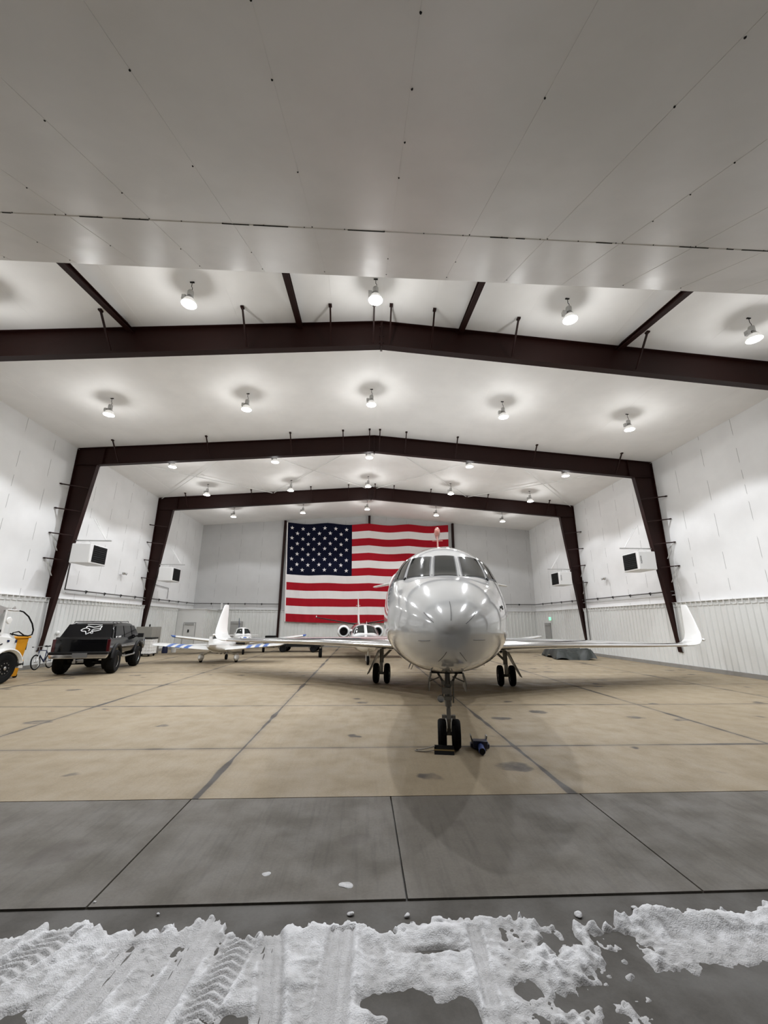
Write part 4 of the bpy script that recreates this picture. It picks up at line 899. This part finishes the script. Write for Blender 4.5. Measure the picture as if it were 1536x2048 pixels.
        b = MB(); b.bar((sg*.992, 1.05, 1.02), (sg*.992, 3.0, 1.02), .012, .03); b.build('side_trim', 'alu', t)
    for q in (.8, 1.3, 1.8): b = MB(); b.bar((-.7, q, 2.045), (.7, q, 2.045), .05, .02); b.build('roof_bar', 'black', t)
    b = MB(); b.box((0, -.36, .85), (2.0, .16, .10)); b.build('bumper_pad', 'black', t, bev=.02)
    b = MB(); b.box((0, -.36, .73), (1.9, .13, .15), taper=(1.06, 1)); b.build('rear_bumper', 'chrome', t, bev=.02)
    b = MB(); b.box((.05, -.435, .77), (.5, .03, .17)); p = b.build('number_plate', 'greyplate', t, bev=.005)
    b = MB(); b.box((0, .62, .43), (1.5, .14, .14)); b.lathe([(0, -.2), (.15, -.16), (.18, 0), (.15, .16), (0, .2)], (.1, .62, .42), 'y', 16); b.tube([(-.35, -.2, .55), (-.35, .5, .6), (-.3, 3, .6)], .06, 8); b.tube([(.5, -.3, .52), (.55, .3, .45)], .03, 8); b.box((0, 1.8, .68), (1.3, 3.9, .16)); b.build('axle_and_chassis', 'dark', t)
    b = MB(); b.box((-.1, -.34, .52), (.10, .22, .08)); b.cyl((-.1, -.42, .56), (-.1, -.42, .64), .035); b.box((.08, -.32, .53), (.2, .02, .06)); b.build('tow_hitch', 'alu', t)
suv()

# ------------------------------------------------------------------ truck with yellow tank, at the left edge
def truck():
    t = thing('truck', 'white bonneted truck with boom and bumper, cut off by the left edge', 'truck', (-13.6, 15.25, 0))
    # local: +y forward, x right side at +1.2, front axle at y=0
    b = MB(); b.loft([[(x, y, z) for x, z in ((-w, .95), (w, .95), (w, h-.14), (w-.12, h), (-w+.12, h), (-w, h-.14))] for y, w, h in ((-1.05, 1.10, 1.72), (-.6, 1.09, 1.70), (.1, 1.02, 1.62), (.48, .95, 1.54), (.60, .90, 1.40))])
    b.build('hood', 'paint2', t)
    for q in (.55, .70): pass
    b = MB(); b.box((1.03, .05, 1.38), (.03, .09, .07)); b.box((.98, .46, 1.36), (.03, .05, .10)); b.build('hood_vent', 'navy', t)
    b = MB(); b.bar((1.09, -.5, 1.22), (1.06, -.2, 1.30), .03, .03); b.build('hood_latch', 'black', t)
    b = MB(); b.loft([[(x, y, z) for x, z in ((-w, .6), (w, .6), (w, zt-.15), (w-.12, zt), (-w+.12, zt), (-w, zt-.15))] for y, w, zt in ((-2.6, 1.15, 2.45), (-1.2, 1.15, 2.45), (-.88, 1.15, 2.38), (-.50, 1.1, 1.75))]); b.build('cab', 'paint2', t)
    for sg in (1, -1):
        b = MB(); pts = []
        for k in range(15):
            a = PI*(k/14)*1.02-.02; pts.append((sg*1.03, -.72*math.cos(a), .48+.66*math.sin(a)))
        prof = [(-.22, 0), (.16, 0), (.17, -.04), (.10, -.10), (-.22, -.10)]; secs = []
        for i, p in enumerate(pts):
            a = PI*(i/14)*1.02-.02; d = Vector((0, -math.cos(a), math.sin(a))); secs.append([Vector(p)+Vector((sg*u, 0, 0))-d*v*-1 for u, v in prof])
        b.loft(secs); f = b.build('fender', 'paint2', t)
        wheel(t, (sg*1.02, 0, .50), .50, .30, 'wheel', 'black', rim=.56)
        b = MB(); b.lathe([(0, -.03), (.05, -.03), (.06, 0), (0, .03)], (sg*1.18, 0, .50), 'x', 12)
        for k in range(10): a = 2*PI*k/10; b.lathe([(0, 0), (.02, 0), (.02, .03), (0, .03)], (sg*1.13, .17*math.cos(a), .50+.17*math.sin(a)), 'x', 6)
        b.build('wheel_nut_ring', 'alu', t)
        b = MB(); b.box((sg*1.145, -1.30, 2.0), (.03, .75, .6)); b.build('door_window', 'tint', t, smooth=False)
        b = MB(); b.box((sg*.95, 0, .75), (.3, 1.1, .5)); b.build('wheel_well', 'dark', t, smooth=False)
    b = MB(); b.add([(-.98, -.50, 1.79), (.98, -.50, 1.79), (1.0, -.83, 2.34), (-1.0, -.83, 2.34), (-.98, -.60, 1.79), (.98, -.60, 1.79), (1.0, -.93, 2.34), (-1.0, -.93, 2.34)], [(0, 1, 2, 3), (4, 5, 6, 7), (0, 1, 5, 4), (1, 2, 6, 5), (2, 3, 7, 6), (3, 0, 4, 7)]); b.build('windscreen', 'tint', t, smooth=False)
    b = MB(); b.box((0, .72, .62), (2.25, .16, .20)); b.build('front_bumper', 'orange', t, bev=.02)
    b = MB(); b.tube([(1.05, .62, .58), (1.17, .74, .60)], .08, 10); b.build('bumper_end', 'black', t)
    b = MB(); b.box((0, -2.5, .55), (.9, 6.4, .22)); b.box((.5, .62, .45), (.5, .2, .22)); b.build('chassis', 'dark', t)
    b = MB(); b.lathe([(0, -6.3), (.8, -6.28), (.95, -6.1), (.95, -3.3), (.8, -3.15), (0, -3.12)], (0, 0, 1.55), 'y', 28); b.build('tank', 'paint2', t)
    for sg in (1, -1): wheel(t, (sg*.92, -4.8, .50), .50, .45, 'wheel', 'black', rim=.56)
    # boom rest and boom
    b = MB(); b.loft([[(.80, -.72, 1.60), (1.06, -.72, 1.60), (1.06, -.62, 1.60), (.80, -.62, 1.60)], [(.92, -.70, 2.42), (1.04, -.70, 2.42), (1.04, -.64, 2.42), (.92, -.64, 2.42)]]); b.build('boom_rest', 'flash', t)
    b = MB(); b.bar((.98, -3.4, 3.05), (.98, -.62, 2.42), .09, .10); b.bar((.98, -3.4, 2.86), (.98, -.85, 2.34), .2, .18); b.build('boom', 'galv', t)
    b = MB(); b.tube([(.98, -.62, 2.42), (.99, -.35, 2.40), (1.0, -.12, 2.40)], .03, 8); b.box((.98, -.52, 2.47), (.03, .14, .03)); b.box((.98, -.32, 2.47), (.03, .12, .10), Matrix.Rotation(.6, 3, 'X')); b.build('nozzle', 'galv', t)
    b = MB(); b.tube([(1.0, -.12, 2.40), (1.0, .10, 2.36), (1.0, .38, 2.20), (1.0, .62, 1.95), (1.0, .74, 1.72), (1.0, .72, 1.56), (.95, .62, 1.52), (.7, .50, 1.53), (.4, .5, 1.6)], .024, 8); b.build('hose', 'rubber', t)
    b = MB(); b.lathe([(0, .03), (.10, .02), (.12, -.01), (.10, -.05), (0, -.06)], (1.03, -.46, 2.06), 'x', 20); b.build('mirror', 'plastic', t)
    b = MB(); b.box((1.02, -.70, 1.72), (.06, .1, .08)); b.build('marker_lamp', 'black', t)
    for nm in ('boom_rest', 'boom', 'nozzle', 'hose', 'mirror', 'marker_lamp'):
        for ch in t.children:
            if ch.name.split('.')[0] == nm: ch.location.y += .36
truck()
def bin_():
    t = thing('waste_bin', 'tall yellow tapered bin standing before the truck bumper by the wall', 'bin', (-13.60, 16.78, 0))
    b = MB(); b.loft([[(-.26, -.24, .06), (.26, -.24, .06), (.26, .24, .06), (-.26, .24, .06)], [(-.33, -.36, 1.42), (.33, -.36, 1.42), (.33, .36, 1.42), (-.33, .36, 1.42)]]); b.build('body', 'orange', t, bev=.02)
    b = MB(); b.box((0, 0, 1.45), (.74, .80, .07)); b.build('rim', 'orange', t, bev=.01)
    b = MB(); b.cyl((0, .42, 1.10), (.0, .34, 1.10), .10); b.box((.2, .38, 1.10), (.12, .08, .25)); b.build('handle', 'black', t)
    b = MB(); b.tube([(.15, -.3, 1.30), (.16, -.25, 1.62), (.2, -.05, 1.66), (.22, .2, 1.52), (.22, .4, 1.49)], .022, 8); b.build('hose_loop', 'rubber', t)
    for q in (-.22, .22): b = MB(); b.cyl((q-.03, .2, .08), (q+.03, .2, .08), .08); b.build('wheel', 'rubber', t)
bin_()

# ------------------------------------------------------------------ bicycle
def bike():
    t = thing('bicycle', 'blue grey bicycle leaning on the ribbed wall left of the black SUV', 'bicycle', (-14.55, 19.53, 0)); t.rotation_euler = (0, -R(6), R(1)); t.scale = (1, .84, .96)
    r = .335
    for y in (0.0, 1.02):
        b = MB(); b.tube([(0, y+(r-.02)*math.cos(a), r+(r-.02)*math.sin(a)) for a in [2*PI*k/36 for k in range(36)]], .022, 8, closed=True); w = b.build('wheel', 'rubber', t)
        b = MB(); b.tube([(0, y+(r-.055)*math.cos(a), r+(r-.055)*math.sin(a)) for a in [2*PI*k/36 for k in range(36)]], .013, 6, closed=True); b.build('rim', 'alu', w)
        b = MB()
        for k in range(18): a = 2*PI*k/18; b.tube([(.02*(-1)**k, y, r), (0, y+(r-.06)*math.cos(a), r+(r-.06)*math.sin(a))], .002, 4)
        b.cyl((-.05, y, r), (.05, y, r), .025); b.build('spokes', 'alu', w)
    P = dict(bb=(0, .60, .30), seat=(0, .74, .80), head=(0, .20, .84), headb=(0, .17, .70), rear=(0, 1.02, r))
    b = MB(); b.tube([P['headb'], P['bb']], .026, 8); b.tube([P['head'], P['seat']], .02, 8); b.tube([P['bb'], P['seat']], .02, 8); b.tube([P['head'], P['headb']], .024, 8)
    for x in (-.05, .05): b.tube([P['seat'], (x, 1.02, r)], .010, 6); b.tube([P['bb'], (x, 1.02, r)], .012, 6)
    b.build('frame', 'navy', t)
    b = MB()
    for x in (-.05, .05): b.tube([(x, .15, .68), (x, .05, .45), (x, 0, r)], .014, 6)
    b.tube([(-.06, .15, .69), (.06, .15, .69)], .02, 6); b.build('fork', 'alu', t)
    b = MB(); b.tube([(0, .20, .84), (0, .19, .97), (0, .12, 1.0)], .014, 6); b.tube([(-.31, .2, 1.01), (-.2, .14, 1.0), (.2, .14, 1.0), (.31, .2, 1.01)], .013, 8); b.build('handlebar', 'alu', t)
    b = MB(); b.tube([(-.31, .2, 1.01), (-.22, .15, 1.0)], .019, 8); b.tube([(.22, .15, 1.0), (.31, .2, 1.01)], .019, 8); b.build('grips', 'rubber', t)
    b = MB(); b.loft([[(-.02, .62, .97), (.02, .62, .97), (.015, .62, 1.0), (-.015, .62, 1.0)], [(-.04, .74, .96), (.04, .74, .96), (.03, .74, 1.0), (-.03, .74, 1.0)], [(-.08, .88, .96), (.08, .88, .96), (.07, .88, 1.02), (-.07, .88, 1.02)]]); b.build('saddle', 'black', t)
    b = MB(); b.tube([(0, .74, .78), (0, .77, .97)], .014, 8); b.build('seat_post', 'alu', t)
    b = MB(); b.lathe([(0, 0), (.09, 0), (.09, .006), (0, .006)], (.06, .60, .30), 'x', 20); b.bar((.07, .60, .30), (.07, .50, .17), .015, .02); b.bar((-.07, .60, .30), (-.07, .70, .43), .015, .02); b.box((.10, .5, .16), (.09, .09, .02)); b.box((-.10, .7, .44), (.09, .09, .02)); b.build('crankset', 'alu', t)
bike()

# ------------------------------------------------------------------ things along the walls
def small_things():
    t = thing('storage_cart', 'white grid sided crate cart with dark lid behind the black SUV', 'cart', (-13.75, 27.2, 0), R(3))
    b = MB(); b.box((0, 0, .58), (.86, .86, .88)); b.build('bin', 'plastic', t, smooth=False)
    b = MB()
    for z in (.2, .38, .56, .74, .92):
        b.box((0, 0, z), (.90, .90, .035))
    for k in range(6):
        q = -.4+.16*k; b.box((q, 0, .58), (.035, .905, .86)); b.box((0, q, .58), (.905, .035, .86))
    b.build('grid', 'heater', t, smooth=False)
    b = MB(); b.box((0, 0, 1.06), (.94, .94, .08)); b.build('lid', 'black', t, bev=.02)
    for x, y in ((-.35, -.35), (.35, -.35), (-.35, .35), (.35, .35)): b = MB(); b.lathe([(0, -.03), (.075, -.03), (.08, 0), (.075, .03), (0, .03)], (x, y, .08), 'x', 14); b.build('wheel', 'rubber', t)
    b = MB(); b.box((0, 0, .145), (.9, .9, .03)); b.build('base', 'black', t, smooth=False)
    t = thing('cabinet', 'tall beige grey steel cabinet against the left wall', 'cabinet', (-14.5, 28.75, 0))
    b = MB(); b.box((0, 0, .86), (1.0, 1.25, 1.72)); b.build('body', 'cream', t, bev=.01)
    for q in (-.31, .31): b = MB(); b.box((.505, q, .86), (.015, .6, 1.62)); d = b.build('door', 'cream', t, bev=.004); b = MB(); b.box((.53, q*.15, .9), (.03, .03, .2)); b.build('handle', 'black', d)
    b = MB(); b.lathe([(0, 0), (.045, 0), (.045, .13), (.02, .16), (0, .16)], (-14.55, 28.9, 1.72), n=14); tag(b.build('spray_can', 'black'), 'small dark can standing on top of the beige cabinet', 'can')
    b = MB(); b.loft([[(.2*k*math.cos(a), .16*k*math.sin(a), z) for a in [2*PI*i/14 for i in range(14)]] for k, z in ((.9, 0), (1, .1), (.9, .35), (.6, .52), (.25, .6))]); o = b.build('backpack', 'navy'); o.location = (-13.75, 29.75, 0)
    tag(o, 'dark blue bag slumped on the floor beside the beige cabinet', 'bag')
    t = thing('bucket', 'white plastic bucket on the floor under the striped wing tip', 'bucket', (-13.65, 29.95, 0)); t.location = (-13.45, 30.4, 0)
    b = MB(); b.lathe([(0, 0), (.15, 0), (.18, .38), (.19, .38), (.19, .42), (0, .43)], (0, 0, 0), n=24); b.build('pail', 'plastic', t); b = MB(); b.tube([(.19*math.cos(a), .19*math.sin(a)*.3-.17, .36-.12*math.sin(a)) for a in [PI*k/8 for k in range(9)]], .006, 5); b.build('handle', 'alu', t)
    t = thing('equipment_trailer', 'low black trailer with silver wheels under the big jet wing', 'trailer', (-5.1, 31.6, 0), R(-1))
    b = MB(); b.box((0, 0, .42), (3.6, 1.5, .10)); b.box((0, -.72, .50), (3.6, .05, .14)); b.box((-2.1, 0, .40), (.7, .1, .08)); b.build('deck', 'black', t, smooth=False)
    for q in (-.95, 1.2):
        for s in (-.8, .8):
            w = wheel(t, (q, s, .26), .26, .16, 'wheel', 'chrome', 'y', .6)
            b = MB(); b.tube([(q+.32*math.cos(a), s, .26+.32*math.sin(a)) for a in [PI*k/10 for k in range(11)]], .02, 6); b.build('mudguard', 'black', t)
    b = MB(); b.box((0, 0, .475), (.85, .6, .95)); o = b.build('equipment_box', 'black', bev=.03); o.location = (-8.25, 36.85, 0); tag(o, 'black box on the floor at the foot of the left wall post', 'box')
    # tarpaulin heap
    from mathutils import noise as mn
    nx, ny = 70, 90; b = MB(); vs = []
    for j in range(ny+1):
        for i in range(nx+1):
            u, v = i/nx, j/ny; q = Vector((u*2.6, v*3.9, .3)); w1 = mn.noise(q*.9); w2 = 1-2*abs(mn.noise(q*1.7+Vector((3, 1, 0)))); w3 = 1-2*abs(mn.noise(q*3.6))
            e = min(u, 1-u, v, 1-v)+.02*w1; h = min(1, max(0, e)/.10)**.55
            z = h*(.44+.20*w1+.12*math.exp(-((v-.75)/.2)**2)+.055*w2+.03*w3)
            x = (u-.5)*2.3+.10*mn.noise(Vector((v*5, 2.2, 0))); y = (v-.5)*3.8+.12*mn.noise(Vector((u*5, 7.2, 0))); vs.append((x, y, max(0, z)+.004))
    b.add(vs, [(j*(nx+1)+i, j*(nx+1)+i+1, (j+1)*(nx+1)+i+1, (j+1)*(nx+1)+i) for j in range(ny) for i in range(nx)])
    o = b.build('tarpaulin_heap', 'tarp', angle=40); o.location = (12.45, 26.6, 0); o.rotation_euler = (0, 0, R(-10)); tag(o, 'heap under a dark green tarpaulin along the right wall', 'tarpaulin')
    # wheel chock with rope, and the blue tow head at the nose wheels
    t = thing('wheel_chock', 'black wheel chock with yellow stripe under the jet nose wheel', 'wheel chock', (.93, 7.47, 0), -R(10))
    b = MB(); b.prism([(-.15, 0), (.0, 0), (.0, .105), (-.03, .105)], -.16, .16, 'x'); b.build('block', 'rubber', t, smooth=False)
    b = MB(); b.prism([(-.1, .046), (-.094, .052), (-.082, .062), (-.088, .056)], -.165, .165, 'x'); b.build('stripe', 'yellow', t, smooth=False)
    b = MB(); b.tube([(-.15, -.06, .10), (-.25, -.05, .07), (-.36, .0, .03), (-.44, .03, .012), (-.48, .0, .012), (-.44, -.04, .012), (-.3, -.045, .012), (-.16, -.04, .03)], .009, 6); b.build('rope', 'rope', t)
    t = thing('tow_head', 'blue metal tow bar head lying right of the nose wheels', 'tow bar head', (1.57, 7.60, 0), R(-10))
    b = MB(); b.lathe([(0, -.34), (.05, -.34), (.055, -.30), (.05, -.28), (.05, .0), (.035, .05), (0, .05)], (0, 0, .06), 'y', 18); b.build('tube', 'towblue', t)
    b = MB(); b.box((0, .02, .08), (.24, .16, .12)); b.box((0, .12, .04), (.32, .14, .06)); b.build('bracket', 'navy', t, bev=.01)
    for q in (-.13, .11): b = MB(); b.box((q, .16, .12), (.02, .13, .13), Matrix.Rotation(q*2, 3, 'Y')); b.build('jaw', 'gearmetal', t, smooth=False)
    b = MB(); b.lathe([(0, -.005), (.045, -.005), (.045, .01), (0, .01)], (0, -.345, .06), 'y', 16); b.build('end_cap', 'black', t)
small_things()

# ------------------------------------------------------------------ world and view
w = bpy.data.worlds.new('night'); SC.world = w; w.use_nodes = True; bg = w.node_tree.nodes['Background']; bg.inputs[0].default_value = (.55, .65, .9, 1); bg.inputs[1].default_value = .012
SC.view_settings.view_transform = 'Standard'; SC.view_settings.look = 'None'; SC.view_settings.gamma = 1; SC.view_settings.use_curve_mapping = False
SC.view_settings.exposure = -.22
SC.cycles.adaptive_threshold = .10; SC.cycles.max_bounces = 7; SC.cycles.caustics_reflective = False; SC.cycles.caustics_refractive = False
